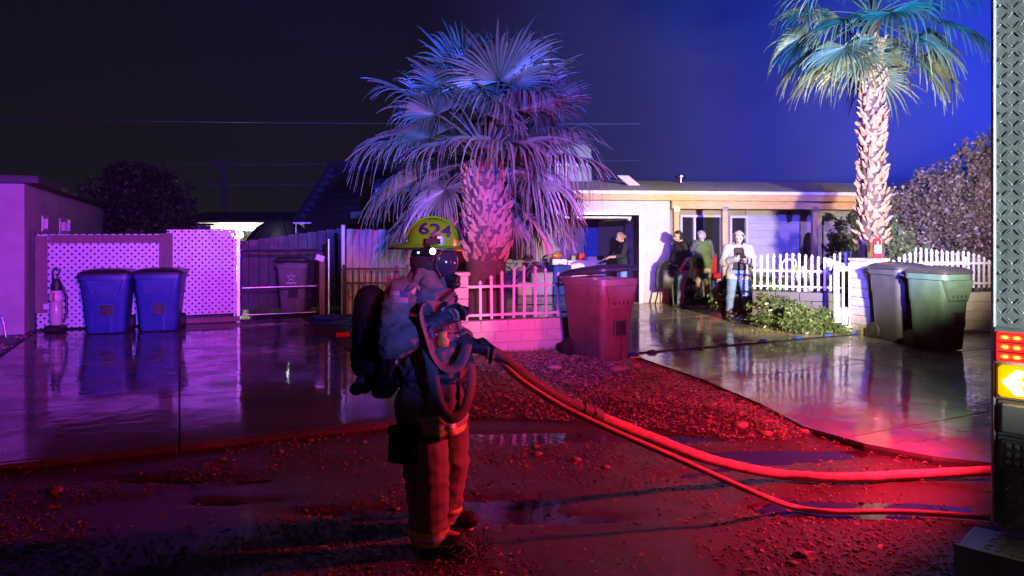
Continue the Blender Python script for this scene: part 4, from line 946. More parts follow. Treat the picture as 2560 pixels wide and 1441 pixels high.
# the bushy palm behind the low wall
lp = thing('fan_palm', 'bushy fan palm with hanging dry fronds behind the low block wall', 'palm tree', (gx(1214, 11.1), 11.1, 0), 0)
pr = []
for i in range(30): z = i*.085; pr.append((.30+.035*math.exp(-z*2)+.012*random.random(), z))
MB().lathe(pr+[(.22, 2.7), (.1, 3.1)], n=22).build('trunk', K['bark'], lp, smooth=True)
trunk_boots(lp, 1.30, 2.6, .295, 15, .08, K['boot'], .62, 3)
RF = random.Random(12)
KINDS = [(86, .18, 'frond', 7, 1.0), (66, .26, 'frond', 8, 1.05), (44, .40, 'frond', 10, 1.05), (20, .58, 'frond', 11, 1.05), (-4, .68, 'frond', 13, 1.0), (-22, .5, 'frond', 11, .85), (-44, .4, 'frondry', 10, .70)]
for ei, (el, dr, mm, cnt, R) in enumerate(KINDS):
    ms = [frond_mesh(el+RF.uniform(-12, 12), K[mm], 100*ei+q, R=R*RF.uniform(.85, 1.12), droop=dr*RF.uniform(.7, 1.3), pet=(.98 if el > 0 else .85)*RF.uniform(.85, 1.1), n=40) for q in range(5)]
    off = RF.uniform(0, 6.28)
    for k in range(cnt):
        a = off+2*math.pi*(k+RF.uniform(-.35, .35))/cnt
        if el < 0 and math.cos(a+math.pi/2-.05) > (.86 if el > -10 else .66 if el > -40 else .45): continue          # the skirt is trimmed on the street side
        o = link('frond', ms[k % 5], lp, (.14*math.cos(a), .14*math.sin(a), 3.08-.09*ei+RF.uniform(-.08, .08))); o.rotation_euler = (RF.uniform(-.28, .28), RF.uniform(-.24, .24), a); s_ = RF.uniform(.82, 1.12); o.scale = (s_,)*3
# the tall palm on the right
rpm = thing('fan_palm', 'tall fan palm with pale cut leaf bases behind the fire extinguisher pillar', 'palm tree', (gx(2180, 13.15), 13.15, 0), 0)
MB().lathe([(.27-.05*min(1, i*.14)+.01*random.random()-.0038*i, i*.21) for i in range(25)]+[(.12, 5.25), (.08, 5.8)], n=20).build('trunk', K['bark'], rpm, smooth=True)
trunk_boots(rpm, 1.5, 5.2, .20, 9, .095, K['boot'], .66, 9, .125)
for ei, (el, dr, cnt) in enumerate(((76, .25, 5), (48, .4, 6), (22, .55, 7), (-2, .55, 7), (-22, .5, 6), (-42, .4, 4))):
    ms = [frond_mesh(el+RF.uniform(-5, 5), K['frond'], 900+10*ei+q, R=1.0, droop=dr, pet=1.1, n=30) for q in range(2)]
    off = RF.uniform(0, 6.28)
    for k in range(cnt):
        a = off+2*math.pi*(k+RF.uniform(-.25, .25))/cnt
        o = link('frond', ms[k % 2], rpm, (.1*math.cos(a), .1*math.sin(a), 5.7-.07*ei)); o.rotation_euler = (RF.uniform(-.1, .1), RF.uniform(-.1, .1), a); s_ = RF.uniform(.78, .98); o.scale = (s_,)*3

# ================================================================== TREES AND SHRUBS
def leaf_cloud(b, blobs, n, size, rnd, hang=0, long=1.8):
    tot = sum(r[0]*r[1]*r[2] for _, r in blobs)
    for c, r in blobs:
        k = int(n*r[0]*r[1]*r[2]/tot)
        cl = [Vector((rnd.gauss(0, 1), rnd.gauss(0, 1), rnd.gauss(0, 1))).normalized()*rnd.uniform(.55, 1.05) for _ in range(max(4, k//26))]
        for i in range(k):
            q = rnd.choice(cl); p = Vector((c[0]+q.x*r[0]+rnd.gauss(0, .10)*r[0], c[1]+q.y*r[1]+rnd.gauss(0, .10)*r[1], c[2]+q.z*r[2]+rnd.gauss(0, .10)*r[2]-hang*abs(rnd.gauss(0, .3))))
            if p.z < .02: p.z = .02+rnd.random()*.2
            d = Vector((rnd.gauss(0, 1), rnd.gauss(0, 1), rnd.gauss(0, .8)-hang*1.2)).normalized(); s = size*rnd.uniform(.6, 1.4)
            u = d.cross(Vector((rnd.random(), rnd.random(), rnd.random()))).normalized()*s*.5/long*1.2
            b.add([p-d*s*.5, p+u, p+d*s*.5, p-u], [(0, 1, 2, 3)])
    return b
def tree(name, label, cat, x, y, blobs, n, size, m, trunk=None, hang=0, group=None, limbs=5, long=1.8):
    t = thing(name, label, cat, (x, y, 0), 0, group); rnd = random.Random(int(abs(x*91+y*37)))
    leaf_cloud(MB(), blobs, n, size, rnd, hang, long).build('crown', m, t)
    if trunk:
        b = MB(); h, r = trunk; b.tube([(0, 0, -.05), (.03*h, .02, h*.35), (-.02*h, 0, h*.7), (0, 0, h)], [r*1.2, r, r*.8, r*.6], 9)
        for c, q in blobs[:limbs]:
            c = Vector(c); a = Vector((0, 0, h*.55)); b.tube([a, a.lerp(c, .5)+Vector((0, 0, .1*h)), c], [r*.5, r*.35, r*.12], 6)
        b.build('trunk', K['tbark'], t, smooth=True)
    return t
d = 26
tree('shade_tree', 'dark rounded shade tree behind the grey building and lattice screen', 'tree', gx(330, d), d, [((-.6, 0, 2.6), (1.5, 1.4, 1.0)), ((.5, 0, 3.1), (1.5, 1.4, 1.0)), ((1.2, .2, 2.2), (1.1, 1.2, .9)), ((-1.3, 0, 1.9), (1.1, 1.2, .9)), ((.1, -.3, 1.8), (1.5, 1.2, .9)), ((-.2, .2, 3.4), (1.0, 1.1, .7))], 9000, .16, K['leaf'], (1.8, .16))
rt = [(2262, 17.2, 1.7, .8, 'leafy pink-lit shrub tree just right of the tall palm trunk'), (2330, 17.8, 3.3, 1.05, 'rounded pink-lit shrub tree in the middle of the right tree row'), (2415, 17.0, 3.6, 1.0, 'tallest pink-lit shrub tree beside the truck edge'), (2490, 18.5, 4.2, 1.2, 'shrub tree partly hidden behind the truck tread plate')]
for i, (px, d, top, r, lb) in enumerate(rt):
    tree('shrub_tree', lb, 'tree', gx(px, d), d, [((0, 0, top*.35), (r, r*.8, top*.35)), ((-.2*r, 0, top*.62), (r*.85, r*.8, top*.28)), ((.15*r, 0, top*.85), (r*.6, r*.6, top*.22)), ((.55*r, .1, top*.5), (r*.6, r*.6, top*.3))], 12000, .085, K['leafp'], (top*.6, .06), hang=.35, group='shrub trees on the right')
tree('ivy_shrub', 'narrow green shrub at the foot of the tall palm trunk', 'shrub', gx(2240, 14.2), 14.2, [((0, 0, .7), (.3, .3, .7)), ((.05, 0, 1.5), (.26, .26, .5)), ((.2, 0, .9), (.3, .3, .4))], 4500, .07, K['leafb'], (1.2, .03), hang=.3)
tree('low_shrub', 'low green shrub behind the right white picket fence', 'shrub', gx(2350, 15.2), 15.2, [((0, 0, .6), (.8, .4, .6)), ((-.5, 0, .9), (.5, .4, .5)), ((.5, 0, .8), (.5, .4, .5))], 6000, .07, K['leafb'], (.6, .03), hang=.1)
tree('dark_shrub', 'dark tall shrub at the porch end left of the tall palm', 'shrub', gx(2105, 17.0), 17.0, [((0, 0, .9), (.45, .5, .9)), ((.2, 0, 1.6), (.4, .4, .6))], 1800, .10, K['leaf'], (.9, .04))
d = 13.1                                                   # the sprawling bush by the driveway: individual shrubs
for i, (px, py, r, h, lb) in enumerate(((1912, 792, .58, .95, 'tall rounded green bush directly right of the hooded person'), (1975, 812, .60, .66, 'middle low bush of the three before the dwarf wall'), (2035, 826, .46, .42, 'smallest low bush trailing onto the driveway by the white gate'))):
    p = G(px, py+8); tree('bush', lb, 'bush', p.x, p.y+.3, [((0, 0, h*.42), (r, r*.6, h*.45)), ((-r*.35, 0, h*.75), (r*.5, r*.4, h*.35)), ((r*.45, -.1, h*.5), (r*.6, r*.4, h*.42)), ((0, -.3, h*.2), (r*1.15, r*.4, h*.28))], 9000, .072, K['leafb'], (h*.5, .018), group='bushes beside the driveway', long=3.2)
b = MB(); rnd = random.Random(5)                             # small bush left of the hooded person
tree('bush', 'thin green bush between the hooded person and the porch step', 'bush', gx(1812, 14.9), 14.9, [((0, 0, .35), (.28, .3, .35)), ((.1, 0, .6), (.2, .2, .3))], 2200, .07, K['leafb'], (.3, .015), group='bushes beside the driveway')
# grass and weeds
def tuft(name, label, x, y, z, r, n, L, m=None, lay=0):
    rnd = random.Random(int(x*1000)+n); b = MB()
    for i in range(n):
        a = rnd.uniform(0, 6.28); q = r*rnd.random()**.6; p = Vector((q*math.cos(a), q*math.sin(a), 0)); t = rnd.uniform(0, 6.28); l = L*rnd.uniform(.5, 1.2)
        o = Vector((math.cos(t), math.sin(t), 0))*l*(.35+lay+.3*rnd.random()); u = Vector((-math.sin(t), math.cos(t), 0))*.0035
        z1, z2 = l*(.6-.4*lay), l*(.85-.7*lay)
        b.add([p-u, p+u, p+o*.45+u*.8+Vector((0, 0, z1)), p+o*.45-u*.8+Vector((0, 0, z1)), p+o+Vector((0, 0, z2))], [(0, 1, 2, 3), (3, 2, 4)])
    return tag(b.build(name, m or K['grass'], None, loc=(x, y, z)), label, 'weed')
p = G(2180, 840); tuft('weed_clump', 'clump of pale green weeds at the foot of the block pillar', p.x, p.y, 0, .24, 240, .22)
p = G(1178, 1362); tuft('grass_tuft', 'flattened tuft of dry straw beside the firefighter boots', p.x, p.y, -.04, .10, 70, .16, lay=.55)
p = G(860, 1064); tuft('grass_tuft', 'little dry weed growing at the kerb behind the firefighter', p.x, p.y, -.03, .05, 26, .06)
gs = MB(); rnd = random.Random(77)
for i in range(2600):                                         # weeds along the foot of the wall and bushes
    if i < 1500: k = rnd.random(); p = P0+(P1-P0)*k+Vector((rnd.gauss(0, .12)+.05, -.12-abs(rnd.gauss(0, .12)), 0)); z = ground_h(p.x, p.y)
    else: p = G(rnd.uniform(1830, 2075), 832)+Vector((0, rnd.gauss(.05, .12), 0)); z = .0
    t = rnd.uniform(0, 6.28); l = .10*rnd.uniform(.4, 1.2); o = Vector((math.cos(t), math.sin(t), 0))*l*.5; u = Vector((-math.sin(t), math.cos(t), 0))*.003; p = Vector((p.x, p.y, z))
    gs.add([p-u, p+u, p+o+Vector((0, 0, l*.8))], [(0, 1, 2)])
stuff(gs.build('grass', K['grass']))
# ================================================================== FIGURES
def capsule(b, p0, r0, p1, r1, n=14, flat=1.0, up=None):
    p0, p1 = Vector(p0), Vector(p1); d = (p1-p0); L = d.length; d = d/L if L > 1e-6 else Vector((0, 0, 1))
    pts = []; rs = []
    for k in range(5): a = math.pi/2*(1-k/4.); pts.append(p0-d*r0*math.sin(a)); rs.append(max(1e-3, r0*math.cos(a)))
    for k in range(1, 6): a = math.pi/2*k/5.; pts.append(p1+d*r1*math.sin(a)); rs.append(max(1e-3, r1*math.cos(a)))
    b.tube(pts, rs, n, flat=flat, up=up)
def fig_mesh(prims, voxel, smooth=4, name='body'):
    """fuse overlapping limb volumes into one continuous skin"""
    b = MB()
    for pr in prims:
        if pr[0] == 'E': b.ell(pr[2], pr[3], 16, 12, M=pr[4] if len(pr) > 4 else None)
        else: capsule(b, pr[2], pr[3], pr[4], pr[5], flat=pr[6] if len(pr) > 6 else 1, up=pr[7] if len(pr) > 7 else None)
    me = bpy.data.meshes.new('tmp'); me.from_pydata(b.v, [], b.f); o = bpy.data.objects.new('tmp', me); COL.objects.link(o)
    m = o.modifiers.new('r', 'REMESH'); m.mode = 'VOXEL'; m.voxel_size = voxel
    if smooth: s = o.modifiers.new('s', 'SMOOTH'); s.factor = .5; s.iterations = smooth
    dg = bpy.context.evaluated_depsgraph_get(); out = bpy.data.meshes.new_from_object(o.evaluated_get(dg)); bpy.data.objects.remove(o); out.name = name
    out.materials.clear(); out.polygons.foreach_set('use_smooth', [True]*len(out.polygons))
    return out
def label_verts(me, prims):
    n = len(me.vertices); co = np.empty(n*3); me.vertices.foreach_get('co', co); co = co.reshape(-1, 3)
    best = np.full(n, 1e9); lab = np.empty(n, object); tt = np.zeros(n)
    for pr in prims:
        if pr[0] == 'E':
            v = (co-np.array(pr[2]))
            if len(pr) > 4: v = v@np.array(pr[4])          # into the ellipsoid's own axes
            q = np.linalg.norm(v/np.array(pr[3]), axis=1); d = (q-1)*min(pr[3]); t = np.zeros(n)
        else:
            a, c = np.array(pr[2]), np.array(pr[4]); ab = c-a; t = np.clip(((co-a)@ab)/max(1e-9, ab@ab), 0, 1); d = np.linalg.norm(co-(a+t[:, None]*ab), axis=1)-(pr[3]+(pr[5]-pr[3])*t)
        u = d < best; best[u] = d[u]; lab[u] = pr[1]; tt[u] = t[u]
    return co, lab, tt
def garment(me, keep, off, name, m, par, fold=.004, ff=9, cuts=(), stretch=(1, 1, .6), seed=0, thick=0):
    """a shell of cloth lifted off the figure's surface, with folds; cuts: (point, normal pointing to the removed side)"""
    bm = bmesh.new(); bm.from_mesh(me); bm.verts.ensure_lookup_table(); bm.normal_update()
    bmesh.ops.delete(bm, geom=[v for i, v in enumerate(bm.verts) if not keep[i]], context='VERTS')
    for c, nrm in cuts:
        bmesh.ops.bisect_plane(bm, geom=bm.verts[:]+bm.edges[:]+bm.faces[:], plane_co=c, plane_no=nrm, clear_outer=True)
    bm.normal_update(); nv = [(v, v.normal.copy()) for v in bm.verts]
    for v, nn in nv:
        c = v.co; q = Vector((c.x*stretch[0]+seed, c.y*stretch[1], c.z*stretch[2]))*ff
        o = off(v.co) if callable(off) else off
        f = 1-2*abs(noise.noise(q)); fd = fold(c) if callable(fold) else fold; v.co = c+nn*(o+fd*(f-.3)+fd*.5*noise.noise(q*2.7))
    if thick:
        bnd = [e for e in bm.edges if e.is_boundary]
        ex = bmesh.ops.extrude_edge_only(bm, edges=bnd); vs = [g for g in ex['geom'] if isinstance(g, bmesh.types.BMVert)]
        bm.normal_update()
        for v in vs: v.co -= v.normal*thick
    out = bpy.data.meshes.new(name); bm.to_mesh(out); bm.free(); out.materials.clear(); out.materials.append(m)
    out.polygons.foreach_set('use_smooth', [True]*len(out.polygons)); return link(name, out, par)
def hand_prims(L, wrist, palm_dir, side, curl, s=1.0, thumb=1):
    """palm plus four bent fingers of unequal length and a thumb leaving the side of the palm"""
    w, d = Vector(wrist), Vector(palm_dir).normalized(); sd = Vector(side).normalized(); sd = (sd-d*sd.dot(d)).normalized(); nn = d.cross(sd)
    pr = [('C', L, w, .026*s, w+d*.045*s, .032*s)]
    for i, (o, l) in enumerate(((.030, .070), (.010, .080), (-.010, .074), (-.029, .058))):
        a = w+d*.075*s+sd*o*s; pr.append(('C', L, w+d*.03*s+sd*o*.7*s, .014*s, a, .0125*s)); c0 = curl*.5
        p1 = a+(d*math.cos(c0)+nn*math.sin(c0))*l*.5*s; p2 = p1+(d*math.cos(curl*1.4)+nn*math.sin(curl*1.4))*l*.5*s
        pr += [('C', L, a, .0115*s, p1, .0105*s), ('C', L, p1, .0105*s, p2, .009*s)]
    a = w+d*.025*s+sd*.03*s*thumb; p1 = a+(d*.6+sd*.7*thumb+nn*.3).normalized()*.035*s; p2 = p1+(d*.8+sd*.2*thumb+nn*.5).normalized()*.03*s
    pr += [('C', L, a, .014*s, p1, .012*s), ('C', L, p1, .012*s, p2, .010*s)]
    return pr
def head_prims(c, face, r=.098, tilt=0):
    """skull, jaw, nose, lips and ears; face is the unit direction the head looks in"""
    c = Vector(c); f = Vector((face[0], face[1], 0)).normalized(); f = (f*math.cos(tilt)+Vector((0, 0, -1))*math.sin(tilt)); s = Vector((0, 0, 1)).cross(f).normalized(); u = f.cross(s)
    M = Matrix((s, f, u)).transposed()
    return [('E', 'head', c, (r*.80, r*.98, r*1.12), M), ('E', 'head', c+f*r*.35-u*r*.55, (r*.58, r*.6, r*.62), M), ('C', 'head', c+f*r*.92-u*r*.05, .010, c+f*r*1.14-u*r*.38, .017),
            ('C', 'head', c+f*r*.86-u*r*.68-s*.018, .009, c+f*r*.86-u*r*.68+s*.018, .009), ('E', 'head', c+f*r*.75+u*r*.10, (r*.55, r*.16, .014), M),
            ('E', 'head', c+s*r*.80-u*.01, (.012, .02, .03), M), ('E', 'head', c-s*r*.80-u*.01, (.012, .02, .03), M)], (c, f, s, u, r)
def eyes(par, hd):
    c, f, s, u, r = hd; b = MB()
    for q in (-1, 1): b.ell(c+s*q*r*.36+f*r*.845-u*r*.08, (.011, .011, .008), 8, 6)
    b.build('eyes', K['hair_b'], par, smooth=True)
    b = MB()
    for q in (-1, 1): b.tube([c+s*q*r*.55+f*r*.83+u*r*.12, c+s*q*r*.34+f*r*.94+u*r*.18, c+s*q*r*.15+f*r*.97+u*r*.13], .006, 5)
    b.build('eyebrows', K['hair_b'], par)
    b = MB(); b.tube([c+f*r*.935-u*r*.68-s*.022, c+f*r*.965-u*r*.67, c+f*r*.935-u*r*.68+s*.022], .005, 5); b.build('lips', mat('lip', (.36, .14, .12), .5, .1), par)
def cap_hair(me, co, hd, lo, m, par, off=.012, back=-.2, seed=0):
    """hair: lifted shell over the back and top of the skull"""
    c, f, s, u, r = hd; v = co-np.array(c); fy = v@np.array(f); fz = v@np.array(u); rr = np.linalg.norm(v, axis=1)
    keep = (rr < r*1.35) & ((fz > r*.42) | ((fy < r*.15) & (fz > lo*r))) & ~((fy > r*.55) & (fz < r*.62))
    return garment(me, keep, off, 'hair', m, par, .010, 26, seed=seed)
def legs(hipz, spread, feet, knees, rt=.083, toe=(0, -1), foot=True):
    pr = []
    for i, sg in enumerate((-1, 1)):
        h = Vector((sg*spread, 0, hipz)); k = Vector(knees[i]); a = Vector(feet[i])
        pr += [('C', 'thigh', h, rt*1.12, k, rt*.74), ('C', 'calf', k, rt*.74, a+Vector((0, 0, .08)), rt*.45)]
        if foot: t = Vector((toe[0], toe[1], 0)).normalized(); pr += [('C', 'foot', a+Vector((0, 0, .045))-t*.04, .040, a+t*.15+Vector((0, 0, .032)), .030)]
    return pr
def torso(sw=.17, waist=.15, chest=.17, belly=0, zs=1.40, zh=.92, lean=0):
    return [('C', 'torso', (-sw, lean, zs), .062, (sw, lean, zs), .062), ('E', 'torso', (0, lean*.8, zs-.16), (chest, .115, .20)), ('E', 'torso', (0, lean*.3-belly*.55, zs-.36), (waist+.01, .115+belly, .17)),
            ('E', 'torso', (0, 0, zh), (waist+.03, .125+belly*.3, .14)), ('C', 'neck', (0, lean, zs), .055, (0, lean-.01, zs+.10), .050)]
def person(label, loc, rz, prims, name='person', voxel=.009):
    t = thing('person', label, 'person', loc, rz, None)
    me = fig_mesh(prims, voxel, 3); me.materials.append(K['skin']); link('body', me, t)
    co, lab, tt = label_verts(me, prims); return t, me, co, lab, tt
isin = lambda lab, *n: np.isin(lab.astype(str), n)
def shoes(me, co, lab, par, m, top=.085):
    k = isin(lab, 'foot') | ((co[:, 2] < top) & isin(lab, 'calf', 'foot'))
    for sg in (-1, 1): garment(me, k & (co[:, 0]*sg > 0), .008, 'shoe', m, par, .001)

# ---- hooded person with phone on the wet driveway
hp, hd = head_prims((0, -.05, 1.585), (-.22, -1), .098, .30)
pr = torso(.165, .165, .18, .02, 1.39, .93)+hp+legs(.88, .10, ((-.18, -.03, 0), (.16, .02, 0)), ((-.15, -.04, .47), (.14, -.02, .47)), .090, (-.15, -1))
ra = [(-.20, 0, 1.385), (-.285, .02, 1.10), (-.075, -.245, 1.185)]; la_ = [(.20, 0, 1.385), (.285, .02, 1.10), (.06, -.245, 1.175)]
for a in (ra, la_): pr += [('C', 'arm', a[0], .056, a[1], .046), ('C', 'fore', a[1], .046, a[2], .032)]
pr += hand_prims('hand', ra[2], (.75, -.35, .35), (.2, 0, .9), .9, 1.0, 1)+hand_prims('hand', la_[2], (-.75, -.35, .35), (-.2, 0, .9), -.9, 1.0, 1)
p = G(1845, 800); t, me, co, lab, tt = person('person in a pale hooded jacket and light jeans looking down at a phone', (p.x, p.y, 0), -.05, pr)
eyes(t, hd); cap_hair(me, co, hd, -.6, K['hair_b'], t, .010)
garment(me, isin(lab, 'torso', 'neck') & (co[:, 2] > .86) & (co[:, 2] < 1.40), .006, 'black_top', K['tee'], t, .002)
z = co[:, 2]
garment(me, (isin(lab, 'thigh', 'calf') | (isin(lab, 'torso') & (z < .97))) & (z > .12) & (z < 1.0), .016, 'jeans', K['denim'], t, .010, 8, cuts=(((0, 0, .17), (0, 0, -1)),), thick=.01)
opn = (np.abs(co[:, 0]+.01) < .085+.10*np.clip(1.25-z, 0, .5)) & (co[:, 1] < -.02) & isin(lab, 'torso', 'neck')
garment(me, ((isin(lab, 'torso', 'neck', 'thigh') & (z > .74)) | isin(lab, 'arm', 'fore')) & ~opn & (z < 1.47), lambda c: .030+.02*max(0, 1.05-c.z), 'hooded_jacket', K['hoodie'], t, .014, 7, cuts=(((0, 0, .80), (0, 0, -1)),), thick=.012)
v = co-np.array(hd[0]); fy = v@np.array(hd[1]); fz = v@np.array(hd[3]); sx = np.abs(v@np.array(hd[2]))
garment(me, (np.linalg.norm(v, axis=1) < .24) & isin(lab, 'head', 'neck') & ((fy < .035) | (fz > .075)), lambda c: .034, 'hood', K['hoodie'], t, .008, 9, thick=.016)
shoes(me, co, lab, t, K['shoe'], .06)
ph = thing('mobile_phone', 'dark mobile phone held in both hands by the hooded person', 'phone', (p.x-.01, p.y-.335, 1.255), 0)
o = bx('case', (0, 0, 0), (.075, .009, .15), K['black'], ph, .004); o.rotation_euler = (-.75, 0, 0); o = bx('screen', (0, .0055, 0), (.066, .001, .135), K['glass'], ph); o.rotation_euler = (-.75, 0, 0)

# ---- person in black tee, seen side on
hp, hd = head_prims((0, -.07, 1.60), (-.05, -1), .102, .12)
pr = torso(.18, .17, .185, .075, 1.40, .93)+hp+legs(.88, .10, ((-.12, .06, 0), (.12, -.10, 0)), ((-.12, .0, .47), (.12, -.06, .47)), .098)
for sg, ha in ((-1, (-.27, -.09, .86)), (1, (.25, -.12, .90))):
    e = (sg*.27, .03, 1.12); pr += [('C', 'arm', (sg*.20, 0, 1.38), .062, e, .048), ('C', 'fore', e, .045, ha, .032)]; pr += hand_prims('hand', ha, (0, -.25, -1), (0, -1, 0), .5*sg, 1.0, 1)
p = G(1703, 766); t, me, co, lab, tt = person('person in black tee and blue jeans standing side on before the porch', (p.x, p.y, 0), -1.32, pr); z = co[:, 2]
eyes(t, hd); cap_hair(me, co, hd, -.75, K['hair_b'], t, .018, seed=3)
garment(me, (isin(lab, 'thigh', 'calf') | (isin(lab, 'torso') & (z < .97))) & (z > .03) & (z < 1.0), .020, 'jeans', K['denimd'], t, .012, 8, cuts=(((0, 0, .045), (0, 0, -1)),), thick=.01)
garment(me, ((isin(lab, 'torso', 'thigh') & (z > .80)) | (isin(lab, 'arm') & (z > 1.13))) & (z < 1.46), .024, 'tee', K['tee'], t, .010, 7, cuts=(((0, 0, .84), (0, 0, -1)),), thick=.01)
shoes(me, co, lab, t, K['shoe'], .07)

# ---- person in green vest and patterned skirt, back turned
hp, hd = head_prims((0, -.07, 1.53), (.5, -1), .098, .25)
pr = torso(.17, .185, .185, .05, 1.35, .92, -.03)+hp+legs(.86, .10, ((-.10, 0, 0), (.12, -.02, 0)), ((-.10, -.02, .45), (.12, -.02, .45)), .085)
aa = [(-.2, -.02, 1.33), (-.27, -.02, 1.06), (-.20, -.22, 1.0)]; ab_ = [(.2, -.02, 1.33), (.27, -.08, 1.10), (.16, -.26, 1.28)]
for a in (aa, ab_): pr += [('C', 'arm', a[0], .058, a[1], .047), ('C', 'fore', a[1], .044, a[2], .032)]
pr += hand_prims('hand', aa[2], (.1, -.9, .2), (1, 0, 0), .6)+hand_prims('hand', ab_[2], (-.3, -.3, .9), (-1, 0, .2), .6)
d = 17.35; t, me, co, lab, tt = person('grey haired person in green vest and pale patterned skirt, back turned', (gx(1757, d), d, .08), math.pi+.25, pr); z = co[:, 2]
eyes(t, hd); cap_hair(me, co, hd, -.8, K['hair_g'], t, .016, seed=5)
skm = mat('pale_patterned_skirt', (.40, .40, .34), .85, .65, 26, .2, 90)
garment(me, (isin(lab, 'thigh', 'calf') | (isin(lab, 'torso') & (z < .98))) & (z > .40) & (z < 1.0), lambda c: .018+.05*max(0, .9-c.z), 'skirt', skm, t, .012, 8, cuts=(((0, 0, .47), (0, 0, -1)),), stretch=(1.6, 1.6, .2), thick=.01)
slm = mat('dark_floral_sleeve', (.08, .09, .13), .8, .9, 40, .2, 90)
for sg in (-1, 1): garment(me, (isin(lab, 'arm') | (isin(lab, 'fore') & (tt < .25))) & (co[:, 0]*sg > 0), .012, 'sleeve', slm, t, .005)
garment(me, isin(lab, 'torso', 'thigh') & (z > .72) & (z < 1.42), lambda c: .026+.04*max(0, 1.05-c.z), 'vest', K['vest'], t, .010, 8, cuts=(((0, 0, .78), (0, 0, -1)),), thick=.014)
shoes(me, co, lab, t, K['shoe'], .13)

# ---- person inside the garage
hp, hd = head_prims((0, -.06, 1.56), (-.1, -1), .098, .2)
pr = torso(.165, .16, .175, .03, 1.37, .92)+hp+legs(.87, .095, ((-.10, 0, 0), (.10, .0, 0)), ((-.10, -.02, .46), (.10, -.02, .46)), .086)
for sg, e, ha in ((-1, (-.25, -.12, 1.10), (-.16, -.36, 1.02)), (1, (.25, -.10, 1.09), (.14, -.38, 1.06))):
    pr += [('C', 'arm', (sg*.195, 0, 1.35), .058, e, .046), ('C', 'fore', e, .044, ha, .031)]; pr += hand_prims('hand', ha, (0, -.9, -.2), (-sg, 0, .2), .6*sg)
pg_ = HL(hu(1556, .9), .9); t, me, co, lab, tt = person('person with tied fair hair and black shirt leaning over things in the garage', (pg_.x, pg_.y, .012), -1.35, pr); z = co[:, 2]
eyes(t, hd); cap_hair(me, co, hd, -.7, K['hair_y'], t, .014, seed=8)
c, f, s, u, r = hd; b = MB(); b.tube([c-f*r*.95+u*r*.1, c-f*r*1.35-u*r*.1, c-f*r*1.5-u*r*.9], [.03, .034, .012], 8); b.build('ponytail', K['hair_y'], t, smooth=True)
garment(me, (isin(lab, 'thigh', 'calf') | (isin(lab, 'torso') & (z < .97))) & (z > .05) & (z < .98), .016, 'trousers', K['denimd'], t, .008, 8)
garment(me, ((isin(lab, 'torso', 'thigh') & (z > .80)) | (isin(lab, 'arm')) | (isin(lab, 'fore') & (tt < .5))) & (z < 1.43), .020, 'shirt', K['tee'], t, .009, 8, cuts=(((0, 0, .82), (0, 0, -1)),), thick=.01)
shoes(me, co, lab, t, K['shoe'], .07)
# ================================================================== FIREFIGHTER
FD = 4.19; FB = Vector((gx(1075, FD), FD, -.045))
def FP(x, y, dy=0.0): return W(x, y, FD+dy)-FB
ff = thing('person', 'firefighter in tan turnout gear and lime helmet holding a hose in the foreground', 'person', FB, 0)
hc = FP(1082, 648); fdir = Vector((.93, -.36, 0)).normalized()
hp, hd = head_prims(hc, fdir, .100, .12)
# the wearer's own body: one continuous figure under the gear
sR, eR, wR = FP(1003, 738, -.20), FP(984, 858, -.31), FP(1090, 805, -.29)
sL, eL, wL = FP(1100, 745, .20), FP(1122, 842, .14), FP(1180, 864, -.02)
bp_ = [('E', 'torso', FP(1062, 800), (.16, .19, .24)), ('E', 'torso', FP(1075, 930), (.15, .17, .2)), ('C', 'neck', FP(1066, 745), .07, FP(1078, 690), .058), ('C', 'torso', FP(1015, 740, -.16), .07, FP(1090, 740, .16), .07)]+hp
for a in ((sR, eR, wR), (sL, eL, wL)): bp_ += [('C', 'arm', a[0], .06, a[1], .05), ('C', 'fore', a[1], .05, a[2], .035)]
hipR, kR, aR = FP(1056, 1020, -.10), FP(1066, 1180, -.13), FP(1072, 1318, -.12); hipL, kL, aL = FP(1108, 1020, .10), FP(1128, 1165, .12), FP(1108, 1300, .20)
for a in ((hipR, kR, aR), (hipL, kL, aL)): bp_ += [('C', 'leg', a[0], .09, a[1], .07), ('C', 'leg', a[1], .065, a[2], .045), ('C', 'leg', a[2]-Vector((0, 0, .02)), .04, a[2]+Vector((.15, -.03, -.05)), .035)]
hR_dir, hL_dir = Vector((.75, .1, .35)), Vector((1, -.15, -.25))
bp_ += hand_prims('hand', wR, hR_dir, (0, -.2, 1), .9, 1.0, 1)+hand_prims('hand', wL, hL_dir, (.1, -.5, .9), 1.1, 1.0, 1)
me = fig_mesh(bp_, .009, 3); me.materials.append(K['skin']); link('body', me, ff); eyes(ff, hd)
# trousers
tp_ = [('C', 'leg', FP(1052, 1010, -.10), .145, FP(1066, 1180, -.13), .128), ('C', 'leg', FP(1066, 1180, -.13), .126, FP(1074, 1335, -.12), .104), ('C', 'leg', FP(1108, 1015, .09), .145, FP(1126, 1150, .12), .112), ('C', 'leg', FP(1126, 1150, .12), .108, FP(1106, 1320, .20), .092),
       ('E', 'seat', FP(1080, 990), (.17, .2, .16)), ('E', 'pocket', FP(1012, 1105, -.16), (.09, .06, .09))]
tm_ = fig_mesh(tp_, .010, 5); keep = np.ones(len(tm_.vertices), bool); zc_ = FP(1075, 1338)[2]
trs = garment(tm_, keep, .0, 'trousers', K['turnout'], ff, (lambda c: .004+.008*math.exp(-((c.z-.13)/.14)**2)+.006*math.exp(-((c.z-.42)/.10)**2)+.007*math.exp(-((c.z-.80)/.10)**2)), 8.0, cuts=(((0, 0, zc_), (0, 0, -1)),), stretch=(.7, .7, 1.5), thick=.012)
